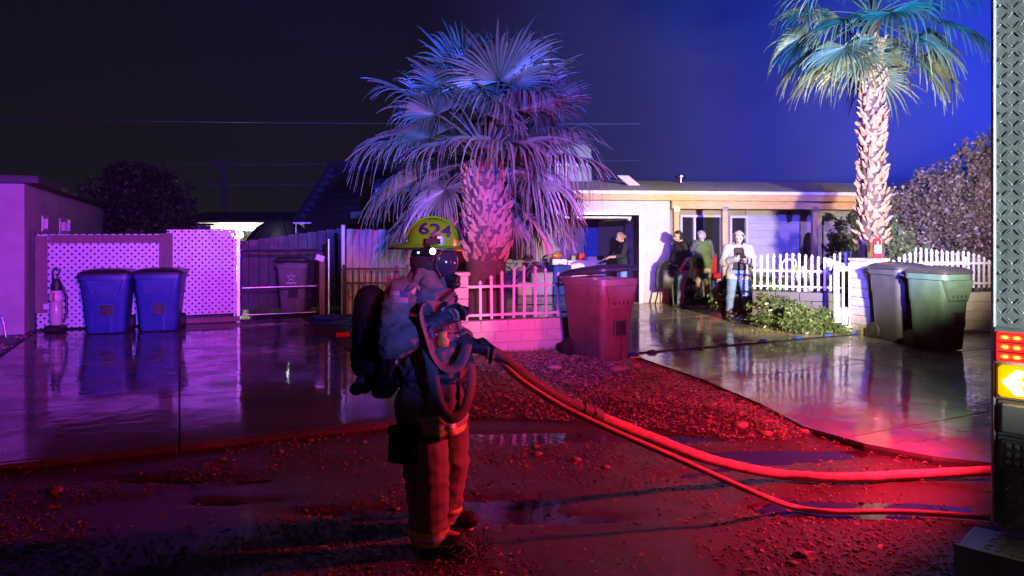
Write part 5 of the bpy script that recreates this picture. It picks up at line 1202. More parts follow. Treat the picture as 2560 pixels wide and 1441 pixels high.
def band(src, name, m, par, z0, z1, off=.004, keepf=None):
    me2 = src.data; k = np.ones(len(me2.vertices), bool)
    if keepf is not None:
        co_ = np.empty(len(k)*3); me2.vertices.foreach_get('co', co_); k = keepf(co_.reshape(-1, 3))
    return garment(me2, k, off, name, m, par, 0, cuts=(((0, 0, z0), (0, 0, -1)), ((0, 0, z1), (0, 0, 1))))
zf = lambda y: FP(1075, y)[2]
for y0, y1, mm in ((1302, 1292, 'lime'), (1318, 1303, 'silver'), (1331, 1319, 'lime')): band(trs, 'reflective_trim', K[mm], trs, zf(y0), zf(y1))
# dark cargo pocket on the near thigh
pk = MB(); c = FP(1012, 1112, -.225); pk.box(c, (.17, .05, .20), M=Matrix.Rotation(.06, 3, 'Y')); pk.box(c+Vector((0, -.012, .075)), (.18, .05, .055), M=Matrix.Rotation(.06, 3, 'Y')); pk.build('cargo_pocket', K['pack'], trs, bevel=.014, smooth=True)
# jacket: body and two sleeves sewn on, each its own cloth
jp = [('E', 'torso', FP(1068, 805), (.175, .215, .25)), ('C', 'torso', FP(1022, 762, -.13), .095, FP(1086, 756, .13), .09), ('E', 'torso', FP(1080, 920), (.180, .21, .24)), ('C', 'torso', FP(1080, 930, -.05), .165, FP(1084, 1066, -.085), .192), ('C', 'torso', FP(1082, 930, .05), .165, FP(1094, 1066, .085), .185),
      ('C', 'collar', FP(1058, 742), .130, FP(1074, 708), .122)]
def cloth(prims, name, par, fold, ff_, stretch, seed, cuts=(), voxel=.009, sm=3):
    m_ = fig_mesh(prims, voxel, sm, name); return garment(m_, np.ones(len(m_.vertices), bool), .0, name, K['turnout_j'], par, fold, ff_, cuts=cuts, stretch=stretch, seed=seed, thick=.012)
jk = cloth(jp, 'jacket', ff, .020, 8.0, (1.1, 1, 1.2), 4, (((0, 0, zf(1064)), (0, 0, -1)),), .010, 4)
def sleeve(s_, e_, w_, r0, r1, r2, seed):
    pr = [('C', 'a', s_, r0, e_, r1), ('C', 'a', e_, r1*.98, w_, r2)]
    d = (w_-e_).normalized()
    return cloth(pr, 'sleeve', jk, .018, 10.5, (.8, .8, 1.3), seed, ((w_+d*.0, d),), .009, 3)
slR = sleeve(sR+Vector((.0, .015, -.01)), eR, wR-Vector((.04, 0, .015)), .094, .088, .066, 11)
slL = sleeve(sL, eL, wL-Vector((.03, -.01, -.006)), .098, .085, .064, 23)
for y0, y1, mm in ((1027, 1015, 'lime'), (1045, 1028, 'silver'), (1059, 1046, 'lime')): band(jk, 'reflective_trim', K[mm], jk, zf(y0), zf(y1), .004, lambda co: np.hypot(co[:, 0]-FP(1085, 1000)[0], co[:, 1]) < .5)
# cuff stripes on both forearms: bands cut square to the forearm
def armband(src, e, w_, t0, t1, m):
    jco = np.empty(len(src.data.vertices)*3); src.data.vertices.foreach_get('co', jco); jco = jco.reshape(-1, 3)
    a, b_ = np.array(e), np.array(w_); ab = b_-a; L = np.linalg.norm(ab); ab = ab/L; t = (jco-a)@ab; r = np.linalg.norm(jco-a-t[:, None]*ab, axis=1)
    k = (r < .16) & (t > (t0-.25)*L) & (t < (t1+.25)*L)
    return garment(src.data, k, .004, 'reflective_trim', m, jk, 0, cuts=((Vector(a+ab*t0*L), Vector(-ab)), (Vector(a+ab*t1*L), Vector(ab))))
for t0, t1, mm in ((.22, .40, 'lime'), (.405, .555, 'silver'), (.56, .74, 'lime')): armband(slL, eL, wL, t0, t1, K[mm])
# surface lookup on the jacket, seen from the camera side
vv, pp = [], []
for o_ in (jk, slR, slL):
    n0 = len(vv); vv += [v.co.copy() for v in o_.data.vertices]; pp += [tuple(i+n0 for i in q.vertices) for q in o_.data.polygons]
jb = BVHTree.FromPolygons(vv, pp)
def on_jacket(x, y, lift=.008):
    o = Vector((0, 0, CZ))-FB; dr = (FP(x, y)-o).normalized(); h = jb.ray_cast(o, dr)
    if h[0] is None: n = jb.find_nearest(FP(x, y, -.1)); return n[0]+n[1]*lift, n[1]
    return h[0]-dr*lift, -dr
# flag patch on the upper sleeve: canton and stripes as little cloth pieces
fpn = on_jacket(1000, 742); fl = MB(); 
ux = Vector((1, 0.10, -.08)).normalized(); uz = Vector((.06, 0, 1)).normalized()
def fpatch(x0, x1, z0, z1, mi, lift):
    vs = []
    for a, b_ in ((x0, z0), (x1, z0), (x1, z1), (x0, z1)): p, n = on_jacket(998+a, 742+b_+a*.10, lift); vs.append(p)
    fl.add(vs, [(0, 1, 2, 3)], mi)
for k in range(6): fpatch(-22+k*7.4, -22+(k+1)*7.4, -15, 15, 0, .006)
for i in range(7):
    for k in range(6): fpatch(-22+k*7.4, -22+(k+1)*7.4, -15+i*4.3, -15+i*4.3+2.1, 1, .009)
for k in range(2): fpatch(2+k*10, 12+k*10, -15, 1, 2, .012)
fl.build('flag_patch', [mat('flag_white', (.34, .34, .36), .8), mat('flag_red', (.30, .05, .06), .8), mat('flag_navy', (.03, .05, .16), .8)], slR)
# collar lapel, shoulder straps, chest hardware
def strap(pts, r, m, name, par, lift=.016, flat=.3, n=8):
    q = []
    for i in range(len(pts)-1):
        for k in range(5): t = k/5; q.append(on_jacket(pts[i][0]+(pts[i+1][0]-pts[i][0])*t, pts[i][1]+(pts[i+1][1]-pts[i][1])*t, lift)[0])
    q.append(on_jacket(*pts[-1], lift)[0]); b = MB(); b.tube(q, r, n, flat=flat, up=(0, -1, .2)); return b.build(name, m, par, smooth=True)
strap([(1058, 700), (1088, 716), (1112, 732), (1126, 738)], .028, K['turnout_j'], 'collar_flap', jk, .012, .35)
strap([(1136, 742), (1146, 790), (1148, 850), (1150, 930), (1150, 1000), (1150, 1050)], .020, K['turnout_j'], 'storm_flap', jk, .008, .25)
# gloves
gl_ = [p for p in hand_prims('hand', wR, hR_dir, (0, -.2, 1), .9, 1.28, 1)]+[('C', 'hand', wR-hR_dir.normalized()*.07, .058, wR+hR_dir.normalized()*.02, .045)]
g1 = fig_mesh(gl_, .007, 2, 'glove'); g1.materials.append(K['glove']); link('glove', g1, ff)
gl_ = [p for p in hand_prims('hand', wL, hL_dir, (.1, -.5, .9), 1.1, 1.25, 1)]+[('C', 'hand', wL-hL_dir.normalized()*.06, .054, wL+hL_dir.normalized()*.02, .044)]
g2 = fig_mesh(gl_, .007, 2, 'glove'); g2.materials.append(K['glove']); link('glove', g2, ff)
# boots
for a in (FP(1076, 1318, -.12), FP(1110, 1305, .20)):
    a = Vector((a.x, a.y, 0)); bo = [('C', 'b', a+Vector((0, 0, .28)), .085, a+Vector((0, 0, .09)), .070), ('C', 'b', a+Vector((-.03, 0, .055)), .055, a+Vector((.15, -.03, .048)), .050), ('E', 'b', a+Vector((.13, -.03, .052)), (.085, .056, .05))]
    g3 = fig_mesh(bo, .009, 3, 'boot'); bmx = bmesh.new(); bmx.from_mesh(g3); bmesh.ops.bisect_plane(bmx, geom=bmx.verts[:]+bmx.edges[:]+bmx.faces[:], plane_co=(0, 0, .006), plane_no=(0, 0, -1), clear_outer=True); bmx.to_mesh(g3); bmx.free()
    g3.materials.append(K['rubber']); link('boot', g3, ff)
# black flash hood over head and neck
hm_ = fig_mesh([('E', 'h', hc+Vector((-.01, 0, -.005)), (.122, .112, .135)), ('C', 'h', hc+Vector((-.02, 0, -.06)), .098, FP(1066, 722), .115)], .009, 4, 'hood'); keep = np.ones(len(hm_.vertices), bool)
hood = garment(hm_, keep, .0, 'flash_hood', K['tee'], ff, .004, 12, seed=2)
# ---- helmet
hx = Matrix.Rotation(.075, 3, 'Y'); h0 = FP(1083, 612); he = MB()
rx, ry, rz_ = .150, .122, .150
n = 64; prof = [(1.0, -.01), (1.0, .10), (.985, .30), (.93, .52), (.80, .74), (.58, .90), (.30, .985), (.02, 1.0)]
vs = []
for r_, z_ in prof:
    for k in range(n):
        a = 2*math.pi*k/n; rdg = 1
        vs.append(h0+hx @ Vector((rx*r_*math.cos(a)*rdg, ry*r_*math.sin(a)*rdg, rz_*z_*rdg)))
he.add(vs, [(i*n+k, i*n+(k+1) % n, (i+1)*n+(k+1) % n, (i+1)*n+k) for i in range(len(prof)-1) for k in range(n)]+[tuple((len(prof)-1)*n+k for k in range(n))])
helm = he.build('helmet', K['helmet'], ff, smooth=True)
br_ = MB(); vs = []
for f_, dz in ((0.97, .0), (1.0, .004), (1.0, -.030), (.97, -.034)):
    for k in range(n):
        a = 2*math.pi*k/n; back = max(0, -math.cos(a)); front = max(0, math.cos(a)); ext = (0 if f_ < .98 else .030+.075*back**2+.005*front); fall = 0 if f_ < .98 else -.012-.022*back
        z_ = (0.004 if f_ < .98 and dz >= 0 else -.006) if f_ < .98 else fall+(.0 if dz > 0 else -.010)
        vs.append(h0+hx @ Vector(((rx*.99+ext)*math.cos(a), (ry*.99+ext*.8)*math.sin(a), z_)))
br_.add(vs, [(i*n+k, i*n+(k+1) % n, (i+1)*n+(k+1) % n, (i+1)*n+k) for i in range(3) for k in range(n)]); br_.build('brim', K['helmet'], helm, smooth=True)
# raised ridge over the crown and a black edge trim
rg = MB()
for s_ in (-.04, 0, .04): rg.tube([h0+hx @ Vector((rx*1.012*math.cos(a), s_*math.sin(a)*1.0+s_*.4, .004+rz_*1.012*math.sin(a))) for a in [math.pi*(.06+.88*i/16) for i in range(17)]], .0065, 6)
rg.build('crown_ridge', K['helmet'], helm, smooth=True)
et = MB(); et.tube([h0+hx @ Vector(((rx*.99+.030+.075*max(0, -math.cos(a))**2)*math.cos(a), (ry*.99+.024+.06*max(0, -math.cos(a))**2)*math.sin(a), -.016-.022*max(0, -math.cos(a)))) for a in [2*math.pi*i/40 for i in range(41)]], .006, 6, caps=False); et.build('edge_trim', K['black'], helm, smooth=True)
# the printed number wrapped on the side of the shell
def wrap_text(body, size, phi0, zc, m, name, skew=0, off=.0055):
    t = text_mesh(body, size, m, name, helm, 0, .0022)
    bmx = bmesh.new(); bmx.from_mesh(t.data); bmesh.ops.triangulate(bmx, faces=bmx.faces[:]); 
    for _ in range(2): bmesh.ops.subdivide_edges(bmx, edges=[e for e in bmx.edges if e.calc_length() > .008], cuts=1)
    for v in bmx.verts:
        u, z_ = v.co.x*1.3, zc+v.co.y+skew*v.co.x; f = min(.97, max(0, z_/rz_)); r_ = math.sqrt(1-f*f*.8) if f < .5 else math.sqrt(max(.02, 1-f*f))
        r_ = np.interp(f, [p[1] for p in prof], [p[0] for p in prof]); a = phi0+u/((rx+ry)/2*max(.4, r_))
        v.co = h0+hx @ Vector(((rx*r_+off)*math.sin(a), -(ry*r_+off)*math.cos(a), z_))
    bmx.to_mesh(t.data); bmx.free(); return t
wrap_text('624', .088, .13, .082, K['navy'], 'helmet_number', -.06)
sh_ = MB(); p = h0+hx @ Vector((.146, -.02, .085)); sh_.box(p, (.012, .075, .10), M=Matrix.Rotation(-.25, 3, 'Y')); sh_.build('front_shield', K['navy'], helm, bevel=.004)
# helmet lamp on its bracket, with a small blue pilot light behind it
lb_ = MB(); p = FP(1076, 628, -.155); lb_.cyl(p+Vector((-.05, .02, 0)), p+Vector((.018, -.006, 0)), .021, .025, 14); lb_.beam(p+Vector((-.02, .02, .02)), p+Vector((-.02, .04, .06)), .03, .03); lb_.box(FP(1083, 603, -.14), (.08, .03, .028)); lb_.box(FP(1086, 597, -.135), (.03, .03, .03)); lb_.build('lamp_body', K['black'], helm, smooth=True)
MB().cyl(p+Vector((.012, -.020, -.001)), p+Vector((.0195, -.0265, -.001)), .017, .016, 14).build('lamp_lens', K['led'], helm)
p2 = FP(1046, 632, -.15); MB().ell(p2, (.007, .007, .007), 8, 6).build('pilot_light', K['ledb'], helm)
lamp('helmet_lamp', 'SPOT', FB+p+Vector((.025, -.035, 0)), (.85, 1, .88), 2.2, FB+p+Vector((1, -.55, -.35)), .015, 80, .7)
# ---- breathing mask
mk = Vector((.95, -.31, -.05)).normalized(); ms_ = Vector((0, 0, 1)).cross(mk).normalized(); mu = mk.cross(ms_); MM = Matrix((ms_, mk, mu)).transposed()
mc = hc+mk*.052+Vector((0, 0, -.018)); gm, gt_, gb = newmat('mask_lens'); gb.inputs['Base Color'].default_value = (.03, .035, .06, 1); gb.inputs['Roughness'].default_value = .04; gb.inputs['Transmission Weight'].default_value = 0; gb.inputs['IOR'].default_value = 1.25; gb.inputs['Coat Weight'].default_value = .6
vs = []; R1 = 9; n = 18
for i in range(R1+1):
    th = math.pi*.5*(i/R1)*.98
    for k in range(n): a = 2*math.pi*k/n; vs.append(mc+MM @ Vector((.088*math.sin(th)*math.cos(a), .098*math.cos(th), .098*math.sin(th)*math.sin(a))))
MB().add(vs, [(i*n+k, i*n+(k+1) % n, (i+1)*n+(k+1) % n, (i+1)*n+k) for i in range(R1) for k in range(n)]).build('mask_lens', gm, ff, smooth=True)
b = MB(); b.tube([mc+MM @ Vector((.090*math.cos(a), .004+.018*math.sin(a*2)**2, .100*math.sin(a))) for a in [2*math.pi*i/32 for i in range(33)]], .010, 8, caps=False); msk = b.build('mask_frame', K['black'], ff, smooth=True)
b = MB(); rg0 = mc+mk*.062-mu*.085; b.cyl(rg0-mk*.02, rg0+mk*.045-mu*.012, .040, .034, 16); b.ell(rg0+mk*.02-mu*.03, (.04, .035, .028), 12, 8); b.build('regulator', K['black'], msk, smooth=True)
b = MB(); b.tube([mc+MM @ Vector((q*.088, -.005, z_)) for q, z_ in ((-1, .02), (-1.15, .02))]+[hc+Vector((-.12, -.07, .01))], .012, 6, flat=.4); b.build('head_strap', K['black'], msk)
# ---- air pack on the back: worn, but a thing of its own
ap_ = thing('air_pack', 'black breathing air cylinder pack worn on the back of the firefighter', 'air pack', FB, 0)
c0, c1 = FP(918, 930, -.02), FP(926, 752, -.02); b = MB(); ax_ = (c1-c0); L = ax_.length; zq = ax_.normalized(); Mx = zq.to_track_quat('Z', 'Y').to_matrix()
b.lathe([(.02, -.075), (.035, -.07), (.04, -.04), (.075, -.01), (.092, .03), (.094, L*.5), (.092, L), (.075, L+.05), (.04, L+.08), (.01, L+.088)], c0, 22, M=Mx); b.build('air_cylinder', K['pack'], ap_, smooth=True)
b = MB()
for f_ in (.22, .72): p = c0+ax_*f_; b.lathe([(.097, -.018), (.099, -.018), (.099, .018), (.097, .018)], p, 22, M=Mx)
b.build('cylinder_band', K['pack'], ap_, smooth=True)
b = MB(); q0, q1 = FP(968, 945, -.02), FP(976, 735, -.02); b.beam(q0, q1, .30, .055, up=(1, 0, 0)); b.box(FP(968, 955, -.02), (.12, .34, .12)); b.build('back_plate', K['pack'], ap_, bevel=.02)
b = MB(); v_ = FP(910, 962, -.03); b.ell(v_, (.055, .06, .05), 12, 8); b.cyl(v_+Vector((-.02, -.06, 0)), v_+Vector((-.02, -.12, 0)), .033, .036, 12); b.cyl(v_+Vector((.0, .03, -.01)), v_+Vector((.11, .03, .03)), .02, .02, 10); b.build('valve', K['pack'], ap_, smooth=True)
b = MB(); g_ = FP(903, 948, -.09); b.cyl(g_, g_+Vector((.0, -.02, 0)), .026, .026, 14); b.build('gauge', K['steel'], ap_, smooth=True)
strap([(1020, 716), (1034, 730), (1046, 748), (1058, 772), (1064, 792)], .030, K['strapb'], 'shoulder_strap', ap_, .016, .35)
strap([(1064, 785), (1070, 812), (1085, 850), (1088, 890)], .018, K['strapb'], 'chest_strap', ap_, .016, .3)
strap([(985, 958), (1030, 948), (1080, 950), (1130, 955), (1160, 950)], .024, K['strapb'], 'waist_strap', ap_, .014, .3)
for (bx_, by_) in ((1052, 760), (1082, 838), (1060, 949), (1128, 954)):
    q_ = on_jacket(bx_, by_, .026)[0]; MB().box(q_, (.040, .010, .030), M=Matrix.Rotation(.5, 3, 'Y')).build('buckle', K['steel'], ap_, bevel=.004)
b = MB(); b.tube([FP(975, 945, -.22), FP(985, 915, -.24), FP(992, 890, -.25), FP(990, 910, -.26)], .008, 6); b.build('buckle_cord', K['steel'], ap_)
b = MB(); b.tube([FP(1092, 775, -.21), FP(1104, 752, -.20), FP(1120, 738, -.17), FP(1132, 728, -.13), rg0+mk*.02-mu*.04], .010, 7); b.build('air_hose', K['rubber'], ap_, smooth=True)
b = MB(); p = on_jacket(1108, 752, .02)[0]; b.tube([p, p+Vector((.02, -.01, -.05)), on_jacket(1125, 800, .02)[0]], .008, 6); b.build('lapel_cord', K['black'], ap_)
# clip lamp and radio hanging at the chest, snap hook
p = FP(1106, 852, -.27); cl_ = thing('clip_torch', 'orange right-angle torch clipped to the front of the turnout jacket', 'torch', FB+p, 0)
MB().lathe([(.030, -.03), (.036, -.02), (.036, .0), (.026, .012), (.026, .05)], n=14).build('head', K['orange'], cl_, smooth=True); MB().cyl((0, 0, .05), (0, 0, .12), .022, n=12).build('body', K['black'], cl_, smooth=True)
b = MB(); p = FP(1130, 838, -.25); b.tube([p+Vector((.03*math.cos(a), 0, .022*math.sin(a)-.01)) for a in [2*math.pi*i/14 for i in range(14)]], .004, 5); b.tube([p+Vector((.0, 0, .01)), p+Vector((-.02, .0, .05))], .007, 5); b.build('snap_hook', K['steel'], ap_, smooth=True)
# radio microphone poking out on the chest
p = FP(1158, 775, -.06); rm = thing('radio_microphone', 'black radio microphone sticking out from the chest strap of the firefighter', 'microphone', FB+p, 0)
MB().box((0, 0, 0), (.085, .05, .045), M=Matrix.Rotation(.3, 3, 'Y')).build('body', K['black'], rm, bevel=.012); b = MB(); b.tube([(-.03, 0, -.02), (-.04, -.01, -.07), (-.02, -.01, -.12), (-.07, -.01, -.15)], .007, 6); b.build('cord', K['black'], rm)

# ================================================================== FIRE HOSES
def spline(pts, k=8):
    out = []; P = [pts[0]]+list(pts)+[pts[-1]]
    for i in range(1, len(P)-2):
        p0, p1, p2, p3 = P[i-1], P[i], P[i+1], P[i+2]
        for j in range(k):
            t = j/k; out.append(.5*((2*p1)+(p2-p0)*t+(2*p0-5*p1+4*p2-p3)*t*t+(3*p1-p0-3*p2+p3)*t**3))
    out.append(pts[-1]); return out
def onz(x, y, z): d = F*(CZ-z)/(y-HY); return W(x, y, d)
hs_ = thing('fire_hose', 'thick red-lit fire hose sagging from the firefighter hand to the road', 'fire hose', (0, 0, 0), 0)
main = [W(1190, 868, 4.26), W(1222, 876, 4.245), W(1262, 902, 4.27), W(1320, 948, 4.32), W(1395, 995, 4.40), W(1470, 1030, 4.5)]
m2 = [W(1470, 1030, 4.5), W(1560, 1068, 4.62), W(1650, 1103, 4.76), W(1750, 1142, 4.92), W(1850, 1168, 5.06), onz(1950, 1186, .0), onz(2050, 1194, -.005), onz(2150, 1194, -.005), onz(2230, 1190, -.005), onz(2350, 1184, .0), onz(2500, 1176, .03), onz(2680, 1168, .03)]
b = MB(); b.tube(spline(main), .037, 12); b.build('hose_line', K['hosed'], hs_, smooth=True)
b = MB(); q = spline(m2, 10); b.tube(q, [.0375+.0016*math.sin(i*1.9)+.0012*math.sin(i*.7) for i in range(len(q))], 16, flat=.93); b.build('hose_line', K['hose'], hs_, smooth=True)
cd_ = (m2[1]-m2[0]).normalized(); b = MB(); b.cyl(m2[0]-cd_*.05, m2[0]+cd_*.015, .046, .046, 14); b.cyl(m2[0]+cd_*.02, m2[0]+cd_*.10, .050, .044, 8); [b.ell(m2[0]+cd_*.06+Vector((0, -.045*s_, .02)), (.014, .014, .014), 8, 6) for s_ in (-1, 1)]; b.build('coupling', K['hosed'], hs_, smooth=True)
th_ = [W(1238, 890, 4.25), W(1300, 950, 4.25), W(1400, 1014, 4.26), W(1500, 1063, 4.28), W(1600, 1107, 4.32), W(1700, 1150, 4.36), W(1800, 1195, 4.41), W(1900, 1238, 4.46), onz(1985, 1268, -.03), onz(2080, 1280, -.035), onz(2250, 1280, -.03), onz(2450, 1292, -.02), onz(2640, 1300, .0)]
ths = thing('thin_hose', 'thinner red-lit hose running below the thick fire hose to the road', 'fire hose', (0, 0, 0), 0)
b = MB(); b.tube(spline(th_), .0185, 10); b.build('hose_line', K['hose'], ths, smooth=True)
# flat hose loops over the forearm
lp_ = thing('hose_loop', 'two loops of flat grey hose hanging over the firefighter forearm', 'hose', FB, 0)
l1 = [FP(1098, 768, -.22), FP(1066, 768, -.34), FP(1052, 790, -.405), FP(1064, 835, -.40), FP(1078, 880, -.36), FP(1098, 912, -.33), FP(1122, 924, -.31), FP(1146, 914, -.27), FP(1160, 888, -.22), FP(1168, 862, -.12)]
l2 = [FP(1052, 800, -.30), FP(1066, 850, -.33), FP(1080, 920, -.34), FP(1090, 985, -.335), FP(1108, 1030, -.33), FP(1132, 1046, -.32), FP(1156, 1030, -.29), FP(1174, 985, -.25), FP(1180, 935, -.18), FP(1172, 885, -.08)]
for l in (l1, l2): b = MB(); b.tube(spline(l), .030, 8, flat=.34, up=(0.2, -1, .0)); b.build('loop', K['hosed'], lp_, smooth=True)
# ================================================================== FIRE ENGINE
TC = Vector((2.085, 3.2, 0)); TE = Vector((.71, -.704, 0)).normalized(); TB = Vector((.704, .71, 0)).normalized()
trot = math.atan2(TE.y, TE.x)                               # local x along the rear, local y forwards
tk_ = thing('fire_engine', 'rear corner of a fire engine clad in silver tread plate with lit signal lamps', 'fire engine', TC, trot)
def TPX(px, py):                                            # point of the rear plane seen at a pixel
    k = (px-1280)/F; wv = (k*TC.y-TC.x)/(TE.x-k*TE.y); Y = TC.y+TE.y*wv; return wv, CZ-(py-HY)/F*Y
WB, HB = 2.45, 2.95
MB().box((WB/2, .75, (HB+.42)/2), (WB-.01, 1.48, HB-.42)).build('rear_body', K['alu'], tk_)
MB().box((WB/2, 4.6, (HB+.55)/2), (WB-.02, 6.2, HB-.55)).build('body_side', K['red'], tk_)
MB().box((WB/2, 8.5, 1.6), (WB, 1.55, 2.2)).build('cab', K['red'], tk_, bevel=.12)
b = MB(); [b.box((-.012, .9+i*1.5, 1.55), (.02, 1.3, 1.7)) for i in range(1, 4)]; b.build('roller_shutter', K['steel'], tk_)
for yy in (3.2, 7.9):
    for xx in (.12, WB-.12): w_ = MB().cyl((xx-.12, yy, .5), (xx+.12, yy, .5), .5, n=28).build('wheel', K['rubber'], tk_, smooth=True); MB().cyl((xx-.125, yy, .5), (xx+.125, yy, .5), .26, n=20).build('rim', K['steel'], w_, smooth=True)
# raised tread bars over rear face and the corner post
tb_ = MB()
def bar(x, z, ang, L=.036, w_=.0075):
    c, s_ = math.cos(ang), math.sin(ang); pts = []
    for t, ww, h in ((-1, .15, .0), (-.55, 1, .003), (.55, 1, .003), (1, .15, .0)):
        for q in (-1, 0, 1): pts.append((x+c*t*L/2-s_*q*ww*w_/2, -.0005-(h if q == 0 else h*.25), z+s_*t*L/2+c*q*ww*w_/2))
    tb_.add(pts, [(i*3+j, i*3+j+1, (i+1)*3+j+1, (i+1)*3+j) for i in range(3) for j in (0, 1)])
z = .44; r = 0
while z < HB-.02:
    x = .014+.021*(r % 2)*0
    k = 0
    while x < .95: bar(x, z, math.radians(48 if (k+r) % 2 else -48)); x += .042; k += 1
    z += .042; r += 1
stuff(tb_.build('tread_pattern', K['alu'], tk_))
b = MB(); b.cyl((0, -.004, .45), (0, -.004, HB), .011, n=8); b.build('corner_edge', K['alu'], tk_, smooth=True)
b = MB(); [b.lathe([(.008, 0), (.007, .003), (.002, .004)], (.014, -.004, .6+i*.115), 8, M=Matrix.Rotation(math.pi/2, 3, 'X')) for i in range(20)]; b.build('rivet', K['steel'], tk_)
w0, zt_ = TPX(2496, 822); _, zb_ = TPX(2496, 900)
WL = .24
hs2 = MB().box((w0+WL/2-.006, -.03, (zt_+zb_)/2), (WL+.016, .06, zt_-zb_+.02)).build('tail_lamp', K['alu'], tk_, bevel=.012)
MB().box((w0+WL/2, -.064, (zt_+zb_)/2), (WL-.012, .012, zt_-zb_-.008)).build('lens', K['redlens'], hs2, bevel=.006)
b = MB()
for r_ in range(3):
    for c_ in range(5): b.ell((w0+.038+c_*.042, -.0705, zb_+(zt_-zb_)*(.2+.3*r_)), (.012, .0035, .006), 10, 6)
b.build('led', K['redled'], hs2)
b = MB(); [b.ell((w0+.038+c_*.042, -.0695, zb_+(zt_-zb_)*(.2+.3*r_)), (.0205, .002, .0115), 12, 6) for r_ in range(3) for c_ in range(5)]; b.build('led_halo', K['orangeled'], hs2)
b = MB(); [b.box((w0+WL/2, -.0712, zb_+(zt_-zb_)*(.35+.3*r_)), (WL-.02, .004, .005)) for r_ in range(2)]; [b.box((w0+WL/2, -.0708, zb_+(zt_-zb_)*(.08+.0467*r_)), (WL-.02, .0025, .0018)) for r_ in range(19)]; b.build('lens_rib', K['red'], hs2)
w1, za_ = TPX(2499, 910); _, zz_ = TPX(2499, 988)
ar = MB().box((w1+WL/2, -.02, (za_+zz_)/2), (WL, .04, za_-zz_)).build('arrow_lamp', K['amber'], tk_, bevel=.012)
zc_ = (za_+zz_)/2; hh = (za_-zz_)*.40; ah = MB()
def chev(x): 
    pl = [(x, zc_), (x+.050, zc_+hh), (x+.082, zc_+hh*.92), (x+.066, zc_+hh*.32), (x+.066, zc_-hh*.32), (x+.082, zc_-hh*.92), (x+.050, zc_-hh)]
    ah.add([(a, -.046, c) for a, c in pl]+[(a, -.041, c) for a, c in pl], [tuple(range(7)), tuple(range(7, 14))[::-1]]+[(i, 7+i, 7+(i+1) % 7, (i+1) % 7) for i in range(7)])
chev(w1+.018); chev(w1+.085); ah.beam((w1+.14, -.043, zc_), (w1+WL-.02, -.043, zc_), .004, .05, up=(0, 0, 1)); ah.build('arrow', K['arrow'], ar)
w2, zc1 = TPX(2505, 1005); _, zc2 = TPX(2505, 1078)
ln = MB().box((w2+WL/2, -.016, (zc1+zc2)/2), (WL, .032, zc1-zc2)).build('marker_lamp', K['lens'], tk_, bevel=.008)
w3, zd1 = TPX(2505, 1095); _, zd2 = TPX(2505, 1160)
rv_ = MB().box((w3+WL/2, -.016, (zd1+zd2)/2), (WL, .032, zd1-zd2)).build('reversing_lamp', K['bingrey'], tk_, bevel=.006)
b = MB(); [b.ell((w3+.03+c_*.03, -.034, zd2+.02+r_*.034), (.011, .006, .012), 8, 6) for r_ in range(3) for c_ in range(7)]; b.build('led', K['lens'], rv_)
b = MB(); fr2 = .008
for (z_0, z_1, w_) in ((zc2, zc1, w2), (zd2, zd1, w3), (zz_, za_, w1)): b.box((w_+WL/2, -.008, z_1+.006), (WL+.02, .018, .010)); b.box((w_+WL/2, -.008, z_0-.006), (WL+.02, .018, .010)); b.box((w_-.006, -.008, (z_0+z_1)/2), (.010, .018, z_1-z_0+.002))
b.build('lamp_bezel', K['alu'], tk_)
# tailboard step
_, zs_ = TPX(2485, 1320); zs_ = .40
st = MB().box((WB/2-.03, -.13, zs_-.02), (WB+.10, .30, .045)).build('tailboard', K['alu'], tk_, bevel=.006)
b = MB(); b.box((WB/2-.03, -.286, zs_-.05), (WB+.10, .02, .13)); b.build('tailboard_edge', K['alu'], st)
b = MB(); b.box((WB/2, -.09, zs_-.12), (WB-.10, .2, .14)); b.build('rubber_bumper', K['rubber'], st)
b = MB(); [b.box((.02+(i % 30)*.04, -.22+(i//30)*.045, zs_+.0045), (.03, .008, .004), rz=.8 if (i+i//30) % 2 else -.8) for i in range(150)]; stuff(b.build('step_tread', K['alu'], st))
# beacons standing on the body, where the coloured light comes from
for (x, y, z, m) in ((.12, 1.0, 3.05, 'bluep'), (-.03, 1.62, 1.15, 'redlens')): MB().box((x, y, z), (.06, .12, .10)).build('flasher', K[m], tk_, bevel=.01)

# ================================================================== THINGS IN THE GARAGE AND ON THE PORCH
def at(u, v, z=.012): return HL(u, v, z)
v = 3.6
dr_ = thing('drawer_cabinet', 'white drawer cabinet standing in the open garage', 'cabinet', at(hu(1395, v), v), HROT)
bx('body', (0, 0, .46), (.42, .5, .92), K['white'], dr_, .008)
for i in range(4): f = bx('drawer', (0, -.258, .13+i*.215), (.38, .016, .2), K['white'], dr_, .004); bx('handle', (0, -.275, .14+i*.215), (.12, .016, .02), K['iron'], f)
wt = thing('work_table', 'long white worktable piled with tools in the garage', 'table', at(hu(1462, v), v), HROT)
bx('top', (0, 0, .86), (1.15, .6, .05), K['white'], wt, .006); bx('front_panel', (0, -.22, .62), (1.1, .02, .42), K['white'], wt)
for sx in (-.52, .52):
    for sy in (-.26, .26): bx('leg', (sx, sy, .42), (.05, .05, .83), K['white'], wt)
v = 6.05
pn = thing('wall_panel', 'pale tall panel leaning on the garage back wall', 'panel', at(hu(1513, v), v, 1.25), HROT); bx('board', (0, 0, .35), (.34, .05, 1.0), K['white'], pn)
pn2 = thing('wall_panel', 'red tall panel beside the pale one on the garage back wall', 'panel', at(hu(1536, v), v, 1.25), HROT); bx('board', (0, 0, .35), (.36, .05, 1.0), mat('pink_panel', (.55, .12, .16), .6), pn2)
